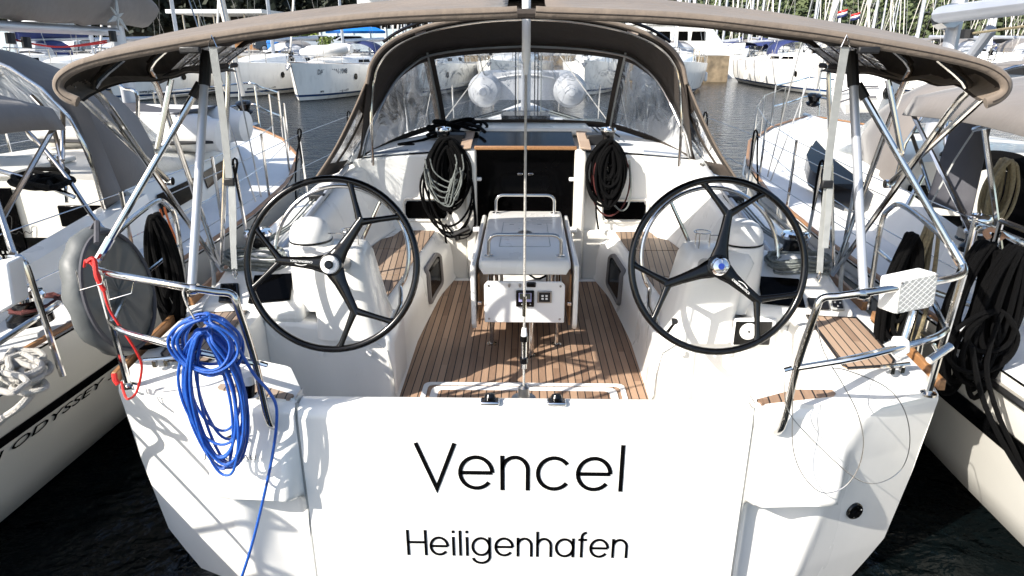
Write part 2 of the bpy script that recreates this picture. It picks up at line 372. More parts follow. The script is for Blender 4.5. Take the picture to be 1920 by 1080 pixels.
# swim platform door
mb = MB()
prof = [(2.662, 1.085), (2.640, 1.100), (2.590, 1.094), (2.562, 1.072), (TY, 1.03), (TY, .6), (TY, .15), (TY, -.2)]
mb.loft([[(x, y+.012*abs(x)**4*0, z) for y, z in prof] for x in (-1.0, -.995, -.5, 0, .5, .995, 1.0)])
for s in (1, -1): mb.add([(s*1.0, y, z) for y, z in prof]+[(s*1.0, 2.662, -.2)], [tuple(range(9))])
door = mb.build('transom_door', 'gelcoat', Y0, ang=50)
stroke_text('lettering', 'Vencel', U(985, 832, Y=TY).z-U(985, 919, Y=TY).z, U(1176, 900, Y=TY).x-U(784, 900, Y=TY).x, 'black', door, (U(784, 919, Y=TY).x, TY-.001, U(985, 919, Y=TY).z), (1, 0, 0), (0, 0, 1), sw=.076)
stroke_text('lettering', 'Heiligenhafen', U(985, 996, Y=TY).z-U(985, 1043, Y=TY).z, U(1181, 1025, Y=TY).x-U(763, 1025, Y=TY).x, 'black', door, (U(763, 1043, Y=TY).x, TY-.001, U(985, 1043, Y=TY).z), (1, 0, 0), (0, 0, 1), sw=.086)
for x in (-.150, .145):
    mb = MB(); mb.box((x, 2.60, 1.106), (.085, .05, .018)); a = mb.build('latch', 'mirror', door, bevel=.006)
    MB().lathe((x, 2.605, 1.112), [(.022, 0), (.026, .012), (.021, .026), (.010, .030)], 14, (0, .3, 1)).build('latch_knob', 'black', a)
# gaps (dark rubber seals)
for s in (1, -1):
    MB().tube([(s*1.006, TY+.03, 1.10), (s*1.006, TY+.012, 1.0), (s*1.006, TY+.012, .5), (s*1.006, TY+.012, -.2)], .0085, 6).build('door_seal', 'black_matt' if 0 else 'webbing', Y0)
# stern corner decks with their teak pads
for s in (1, -1):
    P = lambda L: [(s*x, y, z) for x, y, z in L]
    # aft bench top, one moulding, profile swept forward
    mb = MB()
    ys = [2.585, 2.62, 2.70, 2.80, 2.95, 3.15, 3.45]
    rings = []
    for y in ys:
        w = min(hw(y), 1.90 if y < 2.62 else 9)-.01; up = smooth(2.70, 2.80, y)
        inner = 1.012+(.46)*smooth(2.78, 2.86, y)
        zt = 1.115+.055*up
        w = min(w, 1.5+(y-2.56)*2.6) if y < 2.72 else w
        rings.append(P([(inner, y, .60), (inner, y, 1.06+.02*up), (inner+.015, y, zt-.01), (inner+.035, y, zt), (w-.06, y, zt), (w-.015, y, 1.13), (w+.002, y, 1.105)]))
    mb.loft(rings); mb.add(rings[0], [tuple(range(7))])
    mb.build('stern_bench', 'gelcoat', Y0, ang=40)
    # teak pad on the quarter and the small one by the door
    z = 1.178
    pad = [U(a, b, Z=z) for a, b in [(1512, 592), (1606, 597), (1630, 620), (1676, 676), (1672, 686), (1592, 691), (1580, 685)]]
    if s < 0: pad = mir(pad)
    mb = MB().prism([p-Vector((0, 0, .012)) for p in pad], (0, 0, .014)); pdk = mb.build('teak_pad', 'teak_quarter_right' if s > 0 else 'teak_quarter_left', Y0, smooth=False)
    q = [p+Vector((0, 0, .003)) for p in pad]; MB().tube(q, .006, 6, closed=True).build('caulk_border', 'black_matt', pdk)
    z = 1.119
    pad = [U(a, b, Z=z) for a, b in [(1419, 749), (1545, 716), (1567, 738), (1563, 742), (1428, 757)]]
    if s < 0: pad = mir(pad)
    MB().prism([p-Vector((0, 0, .01)) for p in pad], (0, 0, .012)).build('teak_pad', teak('teak_step', 0.15*s, pitch=.052) if s > 0 else M['teak_quarter_left'], Y0, smooth=False)
    # varnished toe rail with gaps at the fittings
    for a, b in [(2.72, 3.5), (3.62, 4.55), (4.7, 5.9), (6.0, 8.6), (8.7, 11)]:
        n = 8; P2 = [Vector((s*(hw(a+(b-a)*i/n)-.015), a+(b-a)*i/n, dz(a+(b-a)*i/n)+.03)) for i in range(n+1)]
        mb = MB(); mb.loft([[p+Vector(d) for d in ((-.016, 0, -.03), (-.012, 0, .022), (.012, 0, .022), (.016, 0, -.03))] for p in P2], closed=True, cap=True)
        mb.build('toe_rail', 'wood', Y0, bevel=.004)
# ---------------------------------------------------------------- deck, coamings, cabin
def co_out(y): return interp([(3.45, 1.80), (4.2, 1.83), (5.2, 1.74), (5.75, 1.66), (7, 1.50), (8.5, 1.18), (10, .72)], y)
def co_top(y): return interp([(3.45, 1.24), (4.0, 1.36), (5.0, 1.50), (5.7, 1.60)], y)
def co_in(y): return interp([(3.45, 1.46), (4.5, 1.46), (5.2, 1.44), (5.75, 1.36)], y)
def seat_out(y): return interp([(3.45, 1.32), (4.5, 1.31), (4.87, 1.285), (5.33, 1.21), (5.6, 1.16), (5.8, 1.13)], y)
for s in (1, -1):
    mb = MB(); rings = []
    for i in range(40):
        y = 3.2+i*.275
        if y > 13.6: break
        inner = co_out(y) if y < 10 else max(0, .72*(1-(y-10)/.6))
        if y > 3.4: rings.append([(s*max(.0, inner-.02), y, dz(y)+.012), (s*(hw(y)*.5+inner*.5), y, dz(y)+.014), (s*max(.005, hw(y)-.004), y, dz(y)-.002)])
    mb.loft(rings); mb.build('side_deck', 'nonskid', Y0)
    # coaming: outer face, rounded top, backrest
    rings = []
    for i in range(13):
        y = 3.62+i*(5.74-3.62)/12
        a, b, c, t = co_out(y), co_in(y), seat_out(y), co_top(y)
        rings.append([(s*a, y, dz(y)+.01), (s*(a-.02), y, t-.06), (s*(a-.05), y, t-.015), (s*(a-.09), y, t), (s*(b+.05), y, t+.005), (s*b, y, t-.02), (s*(b-.035), y, t-.09), (s*(c+.03), y, 1.12), (s*c, y, 1.055)])
    MB().loft(rings).build('coaming', 'gelcoat', Y0, ang=60)
    # seats with teak; front faces; sole edge
    si = lambda y: interp([(3.5, .885), (3.77, .876), (5.67, .755)], y)
    so = lambda y: interp([(3.47, .74), (4.3, .752), (5.17, .70), (5.57, .625), (5.75, .60)], y)
    rings = []
    for i in range(15):
        y = 3.46+i*(5.72-3.46)/14
        rings.append([(s*(seat_out(y)+.01), y, 1.062), (s*seat_out(y), y, 1.05), (s*(si(y)+.03), y, 1.05), (s*(si(y)+.005), y, 1.04), (s*(si(y)-.015), y, 1.0), (s*(so(y)*.6+si(y)*.4-.01), y, .94), (s*(so(y)+.022), y, .80), (s*(so(y)+.018), y, .66), (s*(so(y)), y, .622)])
    MB().loft(rings).build('cockpit_seat', 'gelcoat', Y0, ang=45)
    for (ya, yb) in [(3.72, 4.42), (4.44, 5.05), (5.07, 5.62)]:
        n = 6; A = [(s*(si(ya+(yb-ya)*i/n)+.028), ya+(yb-ya)*i/n, 1.051) for i in range(n+1)]
        B = [(s*(seat_out(ya+(yb-ya)*i/n)-.015 - (.06 if ya > 5 and i > 3 else 0)), ya+(yb-ya)*i/n, 1.051) for i in range(n+1)]
        MB().prism(A+B[::-1], (0, 0, .011)).build('seat_teak', 'teak_seat_right' if s > 0 else 'teak_seat_left', Y0, smooth=False)
    # locker port in the seat front
    fx = lambda y, z: s*(so(y)+interp([(.66, .018), (.80, .022), (.94, (si(y)-so(y))*.4-.01), (1.0, si(y)-so(y)-.015)], z)-.004)
    def loop(ya, yb, za, zc, r, off):
        q = fillet([(0, (ya+yb)/2, za), (0, yb, za), (0, yb, zc), (0, ya, zc), (0, ya, za), (0, (ya+yb)/2-.001, za)], r, 5)[:-1]
        return [Vector((fx(p.y, p.z)-s*off, p.y, p.z)) for p in q]
    pw = MB().tube(loop(4.80, 5.26, .70, .965, .05, .004), .020, 8, closed=True).build('seat_port', 'canvas_grey', Y0)
    MB().prism(loop(4.815, 5.245, .715, .95, .04, .010), (s*.006, 0, 0)).build('port_pane', 'acrylic', pw, smooth=False)
# cabin bulkhead
zb = lambda x: 1.735-.075*(x/1.5)**2
for s in (1, -1):
    xs = [.43, .7, 1.0, 1.3, 1.5, 1.64]
    mb = MB(); mb.prism([(s*x, 5.70, .58) for x in xs]+[(s*x, 5.70, zb(x)) for x in xs[::-1]], (0, .06, 0)); mb.build('bulkhead', 'gelcoat', Y0, bevel=.02)
    # recessed panel line, port light
    px = [(1133, 376), (1209, 376), (1209, 415), (1133, 415)]
    c = U(1171, 395, Y=5.69); w, h = .36, .155
    pts = [Vector((s*c.x+a*w/2, 5.692, c.z+b*h/2)) for a, b in ((-1, -.6), (-.9, -1), (.9, -1), (1, -.6), (1, .6), (.9, 1), (-.9, 1), (-1, .6))]
    f = MB().tube([Vector((s*c.x+(p.x-s*c.x)*1.10, 5.694, c.z+(p.z-c.z)*1.25)) for p in pts], .012, 6, closed=True).build('port_window', 'gelcoat_cream', Y0)
    MB().prism(pts, (0, -.006, 0)).build('port_pane', 'acrylic', f, bevel=.004)
    # companionway jamb moulding
    mb = MB(); mb.prism([(s*.415, 5.70, .6), (s*.50, 5.70, .6), (s*.52, 5.70, 1.70), (s*.50, 5.70, 1.765), (s*.415, 5.70, 1.765)], (0, -.085, 0)); mb.build('companionway_jamb', 'gelcoat_cream', Y0, bevel=.022, seg=3)
    mb = MB(); mb.prism([(s*.452, 5.60, 1.772), (s*.545, 5.60, 1.762), (s*.565, 6.30, 1.83), (s*.462, 6.30, 1.838)], (0, 0, .016)); mb.build('companionway_trim', teak('trim_teak', 0, pitch=.2, seam=0, c0=(.30, .2, .13), c1=(.42, .32, .24)) if s > 0 else bpy.data.materials['trim_teak'], Y0, bevel=.004)
    # low step/locker foot of the bulkhead either side
    mb = MB(); mb.prism([(s*.50, 5.70, .60), (s*.66, 5.70, .60), (s*.79, 5.70, 1.06), (s*.50, 5.70, 1.06)], (0, -.05, 0)); mb.build('bulkhead_foot', 'gelcoat_cream', Y0, bevel=.03, seg=3)
# coachroof
rings = []
for y, w, zc in [(5.70, 1.66, 1.755), (6.3, 1.60, 1.79), (7, 1.50, 1.80), (8, 1.30, 1.78), (9, 1.02, 1.70), (9.8, .75, 1.60), (10.5, .5, 1.45)]:
    ring = []
    for i in range(25):
        t = -1+2*i/24; x = w*math.copysign(1-(1-abs(t))**1.0, t); a = abs(t)
        z = zc-.10*a**2 if a < .86 else (zc-.10*.74)-(zc-.074-dz(y)+.02)*((a-.86)/.14)**1.3
        xx = w*(a if a < .86 else .86+.14*((a-.86)/.14)**.8)*(1 if t >= 0 else -1)
        ring.append((xx, y, z))
    rings.append(ring)
mb = MB(); mb.loft(rings); n = len(rings[-1]); mb.add(rings[-1], [tuple(range(n))])
roof = mb.build('coachroof', 'nonskid', Y0, ang=60)
# black cabin interior, doors, sliding hatch
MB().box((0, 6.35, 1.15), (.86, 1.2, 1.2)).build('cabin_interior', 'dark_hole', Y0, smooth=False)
for s in (1, -1):
    d = MB().box((s*.207, 5.735, 1.20), (.405, .014, 1.14)).build('companionway_door', 'acrylic', Y0, bevel=.003)
    MB().box((s*.045, 5.722, 1.54), (.045, .012, .018)).build('door_catch', 'mirror', d, bevel=.004)
    MB().box((s*.40, 5.70, 1.50), (.05, .04, .03)).build('hinge', 'white_plastic', d, bevel=.008)
    MB().box((s*.42, 5.60, 1.08), (.06, .05, .045)).build('hinge', 'white_plastic', d, bevel=.01)
mb = MB(); mb.prism([(-.42, 5.66, 1.765), (.42, 5.66, 1.765), (.42, 6.20, 1.83), (-.42, 6.20, 1.83)], (0, 0, .012)); h = mb.build('sliding_hatch', 'acrylic', Y0, bevel=.004)
MB().box((0, 5.655, 1.772), (.86, .045, .03)).build('hatch_lip', 'wood', h, bevel=.006)
mb = MB(); mb.prism([(-.62, 6.22, 1.80), (.62, 6.22, 1.80), (.60, 6.22, 1.865), (-.60, 6.22, 1.865)], (0, .62, -.01)); mb.build('hatch_garage', 'gelcoat', Y0, bevel=.02)
mb = MB(); mb.box((0, 8.0, 1.80), (.55, .5, .05)); mb.build('deck_hatch', 'acrylic', Y0, bevel=.01)
for s in (1, -1): MB().box((s*.62, 7.4, 1.79), (.42, .42, .04)).build('deck_hatch', 'acrylic', Y0, bevel=.01)
# grooves with control lines beside the hatch garage
for s in (1, -1):
    MB().prism([(s*1.0, 5.715, zb(1.0)+.006), (s*1.36, 5.715, zb(1.36)+.006), (s*1.33, 5.84, zb(1.33)+.022), (s*1.02, 5.84, zb(1.0)+.022)], (0, 0, .006)).build('roof_patch', mat('blue_grey_patch', (.20, .24, .32), .7, bump=.3, bscale=200) if s > 0 else bpy.data.materials['blue_grey_patch'], Y0)  # flat blue-grey patch laid on the aft roof edge
    k = MB().box((s*.62, 6.02, 1.80), (.17, .20, .09)).build('clutch_bank', 'black_matt', Y0, bevel=.01)
    for j in range(4): MB().tube([(s*(.70+.05*j), 6.15, 1.80), (s*(.66+.045*j), 7.0, 1.805), (s*(.20+.05*j), 8.6, 1.80)], .007, 5).build('control_line', 'black_rope' if j % 2 else 'grey_rope', k)
# cockpit sole
so = lambda y: interp([(2.7, .72), (3.47, .74), (4.3, .752), (5.17, .70), (5.57, .625)], y)
ys = [2.7+i*.143 for i in range(21)]; ys[-1] = 5.56
mb = MB(); mb.add([(-so(y), y, .62) for y in ys]+[(so(y), y, .62) for y in ys], [(i, i+1, 21+i+1, 21+i) for i in range(20)]); mb.build('cockpit_sole', 'teak_sole', Y0, smooth=False)
MB().box((0, 4.33, .598), (3.3, 3.04, .03)).build('sole_moulding', 'gelcoat', Y0, smooth=False)
MB().box((0, 2.68, .80), (2.02, .03, .55)).build('transom_inner', 'gelcoat', Y0, bevel=.01)
hx = .60; z = .628
f = MB()
def flat_u(hx, ya, yb, w, r):
    A = fillet([(-hx, ya, z), (-hx, yb, z), (hx, yb, z), (hx, ya, z)], r, 6); B_ = fillet([(-hx+w, ya, z), (-hx+w, yb-w, z), (hx-w, yb-w, z), (hx-w, ya, z)], max(.01, r-w*.5), 6)
    f.loft([[a-Vector((0, 0, .006)), a, b, b-Vector((0, 0, .006))] for a, b in zip(A, B_)])
flat_u(.615, 3.28, 3.665, .030, .05); flat_u(.560, 3.28, 3.615, .045, .06)
fl = f.build('liferaft_hatch', 'white_plastic', Y0, ang=30)
MB().box((0, 3.42, .6235), (1.03, .30, .006)).build('hatch_teak', 'teak_sole', fl, smooth=False)
# ---------------------------------------------------------------- helm boxes, pedestals, wheels
def helm(s):
    P = lambda L: [(s*x, y, z) for x, y, z in L]
    mb = MB(); mb.prism(P([(.752, 3.47, .60), (1.50, 3.45, .60), (1.50, 3.45, 1.12), (1.3, 3.45, 1.12), (.80, 3.46, 1.04), (.752, 3.47, 1.0)]), (0, .40, 0)); mb.build('helm_locker', 'gelcoat', Y0, bevel=.035, seg=3)
    # instrument desk
    A = P([(1.25, 3.45, 1.10), (1.84, 3.45, 1.10), (1.84, 3.45, 1.20), (1.25, 3.45, 1.20)])
    B = P([(1.25, 3.90, 1.10), (1.80, 3.90, 1.10), (1.78, 3.90, 1.40), (1.25, 3.90, 1.41)])
    C = P([(1.25, 4.10, 1.10), (1.78, 4.10, 1.10), (1.74, 4.10, 1.36), (1.25, 4.10, 1.38)])
    mb = MB(); mb.loft([A, B, C], closed=True, cap=True); desk = mb.build('instrument_desk', 'gelcoat', Y0, bevel=.04, seg=3)
    def on(u, v):
        p = U(u, v, Y=3.7)     # point on the sloping desk: plane through (3.45,1.20) (3.90,1.405)
        d = p-Vector((0, 0, CAMZ)); nrm = Vector((0, -.205, .45)).normalized(); q = Vector((0, 3.45, 1.20)); t = (q-Vector((0, 0, CAMZ))).dot(nrm)/d.dot(nrm)
        r = Vector((0, 0, CAMZ))+d*t; return r+nrm*.004, nrm
    def panel(name, cs, m, th=.014, parent=desk):
        pts = []
        for u, v in cs:
            p, nrm = on(u, v); pts.append(p)
        if s < 0: pts = mir(pts)
        return MB().prism(pts, nrm*th).build(name, m, parent, bevel=.006), pts, nrm
    scr, pts, nr = panel('chart_plotter', [(1421, 521), (1497, 526), (1509, 579), (1427, 571)], 'acrylic')
    if s > 0:
        k, _, _ = panel('keypad', [(1512, 561), (1550, 563), (1554, 583), (1517, 581)], 'black_matt')
        k, p4, _ = panel('engine_keypad', [(1553, 560), (1578, 562), (1583, 585), (1557, 583)], 'webbing')
        panel('keypad_face', [(1556, 563), (1576, 564), (1580, 583), (1560, 581)], 'black_matt', .017, k)
        for (a, b, mm) in [(1563, 572, 'dial'), (1573, 573, 'dial'), (1569, 579, 'dial')]:
            q, nn = on(a, b); MB().lathe(q+nn*.016, [(.005, 0), (.005, .004)], 10, nn).build('button', mm, k)
    else:
        k, _, _ = panel('display', [(1527, 541), (1562, 543), (1566, 578), (1524, 579)], 'black')
        panel('display_face', [(1531, 544), (1559, 546), (1562, 573), (1529, 574)], 'acrylic', .016, k)
    # pedestal: column, compass drum with its dome
    rings = []
    for z, xa, xb, ya, yb in [(1.02, .80, 1.20, 3.41, 3.90), (1.12, .83, 1.19, 3.42, 3.88), (1.30, .86, 1.21, 3.44, 3.84), (1.46, .885, 1.27, 3.46, 3.80), (1.515, .91, 1.25, 3.49, 3.77), (1.53, .95, 1.2, 3.53, 3.72)]:
        ring = []; cx, cy, rx, ry = (xa+xb)/2, (ya+yb)/2, (xb-xa)/2, (yb-ya)/2
        for k2 in range(28):
            a = 2*PI*k2/28; c, d = math.cos(a), math.sin(a); e = .42
            ring.append((s*(cx+rx*math.copysign(abs(c)**e, c)), cy+ry*math.copysign(abs(d)**e, d), z))
        rings.append(ring)
    ped = MB().loft(rings, closed=True, cap=True).build('helm_pedestal', 'gelcoat', Y0, ang=60)
    cxp, cyp = s*1.215, 3.63
    MB().lathe((cxp, cyp, 1.16), [(.130, 0), (.126, .32), (.122, .38), (.118, .385)], 28).build('compass_drum', 'gelcoat', ped)
    MB().lathe((cxp, cyp, 1.548), [(.121, 0), (.121, .008), (.112, .010)], 28).build('compass_seal', 'black', ped)
    MB().lathe((cxp, cyp, 1.556), [(.116, 0), (.116, .03), (.107, .065), (.084, .097), (.048, .118), (.0001, .125)], 28).build('compass_dome', 'white_plastic', ped)
    # cup ring beside the compass
    cr = MB(); c = Vector((s*.985, 3.60, 1.615))
    cr.tube([c+Vector((math.cos(a*PI/9)*.045, math.sin(a*PI/9)*.045, 0)) for a in range(18)], .003, 6, closed=True)
    for a in (0, 2.1, 4.2): cr.tube([c+Vector((math.cos(a)*.045, math.sin(a)*.045, 0)), c+Vector((math.cos(a)*.045, math.sin(a)*.045, -.085))], .003, 6)
    cr.tube([c+Vector((s*.045, 0, -.02)), c+Vector((s*.12, 0, -.02))], .003, 6); cr.build('cup_ring', 'steel', ped)
    # stainless guard hoop
    gc = U(1330, 480, Y=3.86) if s > 0 else mir([U(1330, 480, Y=3.86)])[0]
    ax = Vector((0, -math.cos(math.radians(14)), math.sin(math.radians(14)))); ex = Vector((1, 0, 0)); ey = ex.cross(-ax).normalized()*1
    if ey.z < 0: ey = -ey
    R = .408; hoop = []
    for i in range(49):
        a = math.radians(-12+ (222)*i/48) if s > 0 else math.radians(192-222*i/48)
        hoop.append(gc+ex*math.cos(a)*R+ey*math.sin(a)*R)
    last = hoop[-1]; lowp = Vector((s*.80, 3.62, 1.02)); hoop.append(last+(lowp-last)*.45+Vector((-s*.03, 0, 0))); hoop.append(lowp)
    hoop = [hoop[0]] + hoop[1:]
    g = MB().tube(spline(hoop, 2), .0135, 10).build('guard_hoop', 'steel', Y0)
    MB().tube([hoop[0]+Vector((0, 0, -.01)), (s*1.30, 3.80, gc.z-.12)], .011, 8).build('hoop_bracket', 'steel', g)
    MB().tube([gc+Vector((-s*.26, -.02, .33)), gc+Vector((-s*.10, -.05, .02))], .011, 8).build('hoop_brace', 'steel', g)
    # the wheel
    u, v = (1346, 499) if s > 0 else (622, 496)
    C = U(u, v, Y=3.23); tl = math.radians(17); n = Vector((0, -math.cos(tl), math.sin(tl))); ex = Vector((1, 0, 0)); ey = n.cross(ex).normalized()
    if ey.z < 0: ey = -ey
    R = .437
    rim = [C+ex*R*math.cos(2*PI*i/72)+ey*R*math.sin(2*PI*i/72) for i in range(72)]
    w = MB().tube(rim, .018, 12, closed=True).build('steering_wheel', 'black', Y0)
    base = 56 if s < 0 else 80
    def bar(mb, P, W, T):
        rings = []
        for q, p in enumerate(P):
            t = (P[min(len(P)-1, q+1)]-P[max(0, q-1)]).normalized(); pr = n.cross(t).normalized()
            rings.append([p+pr*math.cos(b)*W[q]+n*math.sin(b)*T for b in [2*PI*m_/12 for m_ in range(12)]])
        mb.loft(rings, closed=True, cap=True)
    for k in range(3):
        a = math.radians(base+120*k); d = ex*math.cos(a)+ey*math.sin(a); mb = MB()
        bar(mb, [C+d*.015, C+d*.05, C+d*.10, C+d*.19, C+d*R*.58, C+d*R*.655], [.052, .046, .034, .0255, .0235, .019], .013)
        for q in (-1, 1):
            b = a+q*math.radians(21); e = ex*math.cos(b)+ey*math.sin(b); E = C+e*R*.985; J = C+d*R*.60
            bar(mb, [J, J.lerp(E, .18), J.lerp(E, .5), J.lerp(E, .88), E], [.021, .0175, .0145, .0145, .022], .0115)
        mb.build('spoke', 'black', w)
    hub = MB().lathe(C-n*.01, [(.060, 0), (.058, .03), (.045, .034)], 26, n).build('hub', 'black', w)
    if s < 0:
        MB().lathe(C+n*.028, [(.047, 0), (.046, .016), (.043, .019)], 28, n).build('hub_ring', 'white_plastic', w)
        MB().lathe(C+n*.036, [(.022, 0), (.022, .022), (.017, .028)], 20, n).build('hub_knob', 'black', w)
    else:
        MB().lathe(C+n*.026, [(.048, 0), (.047, .018), (.038, .031), (.018, .037), (.001, .038)], 28, n).build('hub_cap', 'mirror', w)
        MB().lathe(C+n*.060, [(.016, 0), (.016, .004)], 20, n).build('hub_badge', 'stain_blue', w)
    MB().tube([C-n*.02, C-n*.26], .038, 14).build('wheel_shaft', 'steel_dull', w)
    # lettering on one spoke
    a = math.radians(base+240) if s > 0 else math.radians(base+120); d = ex*math.cos(a)+ey*math.sin(a); pd = n.cross(d)
    if s > 0: text('lettering', 'CARBONAUTICA', .016, 'white_plastic', w, C+d*.095+n*.0135-pd*.010, d, pd, .0008, width=.115)
    else: text('lettering', 'CARBONAUTICA', .016, 'white_plastic', w, C+d*.095+n*.0135-pd*.010, d, pd, .0008, width=.115)
    ar = [C+d*(.125+.06*i/10)+pd*(.009+.006*math.sin(PI*i/10))+n*.0130 for i in range(11)]
    MB().tube(ar, .0018, 5).build('wheel_emblem', 'white_plastic', w)
helm(1); helm(-1)
# engine panel, throttle, small fittings on the starboard helm box
c = U(1414, 623, Y=3.43)
ep = MB().box((c.x, 3.438, c.z), (.235, .026, .165)).build('engine_panel', 'white_plastic', Y0, bevel=.01)
MB().box((c.x-.01, 3.4245, c.z-.004), (.20, .010, .140)).build('panel_face', 'black', ep, bevel=.003)
MB().lathe((c.x-.035, 3.420, c.z+.01), [(.050, 0), (.050, .004), (.046, .006)], 26, (0, -1, 0)).build('tachometer', 'dial', ep)
MB().lathe((c.x-.035, 3.414, c.z+.01), [(.006, 0), (.005, .004)], 10, (0, -1, 0)).build('needle_cap', 'black', ep)
for i in range(11):
    a = math.radians(-40+26*i); MB().box((c.x-.035+.041*math.cos(a), 3.4135, c.z+.01+.041*math.sin(a)), (.004, .001, .004)).build('dial_mark', 'black', ep)
MB().box((c.x+.055, 3.418, c.z-.035), (.022, .004, .022)).build('key_switch', 'white_plastic', ep, bevel=.003)
MB().box((c.x+.135, 3.432, c.z+.03), (.018, .01, .05)).build('panel_latch', 'white_plastic', ep, bevel=.004)
for s, (u, v) in [(1, (1280, 662)), (1, (1368, 662)), (-1, (602, 663)), (-1, (692, 663))]:
    p = U(u, v, Y=3.447); MB().box((p.x, 3.449, p.z), (.034, .012, .036)).build('locker_catch', 'white_plastic', Y0, bevel=.005)
p = U(1225, 665, X=.775)
hb = MB().prism([(.735, 3.50, .80), (.735, 3.60, .80), (.75, 3.60, 1.02), (.75, 3.50, 1.02)], (.028, 0, 0)).build('handle_holder', 'white_plastic', Y0, bevel=.012)
MB().tube([(.80, 3.50, 1.02), (.85, 3.47, 1.12)], .011, 8).build('throttle_lever', 'black', Y0)
MB().tube([(.83, 3.47, 1.13), (.92, 3.46, 1.135)], .018, 10).build('throttle_grip', 'black_matt', Y0)
MB().lathe((.90, 3.46, 1.134), [(.019, 0), (.019, .01)], 12, (1, 0, .05)).build('throttle_button', 'red_paint', Y0)
MB().lathe((-.86, 3.52, 1.04), [(.035, 0), (.034, .012), (.022, .03), (.001, .038)], 16).build('deck_fitting', 'white_plastic', Y0)
# swivel fittings on seat fronts
for s in (1, -1):
    MB().lathe((s*.80, 4.45, .90), [(.016, 0), (.016, .01), (.008, .02)], 12, (-s, 0, .2)).build('drain_plug', 'mirror', Y0)
    MB().tube([(s*.800, 3.95, .66), (s*.865, 3.95, .98)], .004, 6).build('moulding_line', 'gelcoat_cream', Y0)
    MB().box((s*.795, 3.66, .80), (.008, .02, .05)).build('vent_slot', 'black_matt', Y0)
# skin fitting on the starboard quarter
p = U(1616, 973, Y=2.60); p.y = quarter_y(p.x, p.z)+.006; f = MB().lathe(p+Vector((-.01, -.012, 0)), [(.043, -.02), (.043, .012), (.038, .018), (.020, .018), (.016, .006), (.001, .006)], 24, (.28, -1, .05)).build('skin_fitting', 'black', Y0)
for k in range(3):
    a = k*2.09+.5; MB().lathe(p+Vector((-.01+.031*math.cos(a), -.03, .031*math.sin(a))), [(.004, 0), (.003, .003)], 8, (.28, -1, 0)).build('screw', 'mirror', f)
# name badge on the port quarter
t = U(384, 858, Y=2.49); text('lettering', 'JEANNEAU', .034, 'mirror', Y0, (t.x, 2.486, t.z), (1, 0, -.03), (0, .25, 1), .002, width=.235)
def star(mb, c, r, xd, yd, nd, th=.002):
    for k in range(6):
        a = k*PI/3+.3; L = r*(1 if k % 2 else .62); d = xd*math.cos(a)+yd*math.sin(a); e = xd*-math.sin(a)+yd*math.cos(a)
        mb.prism([c, c+d*L*.3+e*L*.13, c+d*L, c+d*L*.3-e*L*.13], nd*th)
mb = MB(); p = U(445, 815, Y=2.53); star(mb, Vector((p.x, 2.533, p.z)), .07, Vector((1, 0, 0)), Vector((0, 0, 1)), Vector((0, -1, 0))); mb.build('emblem', 'mirror', Y0)
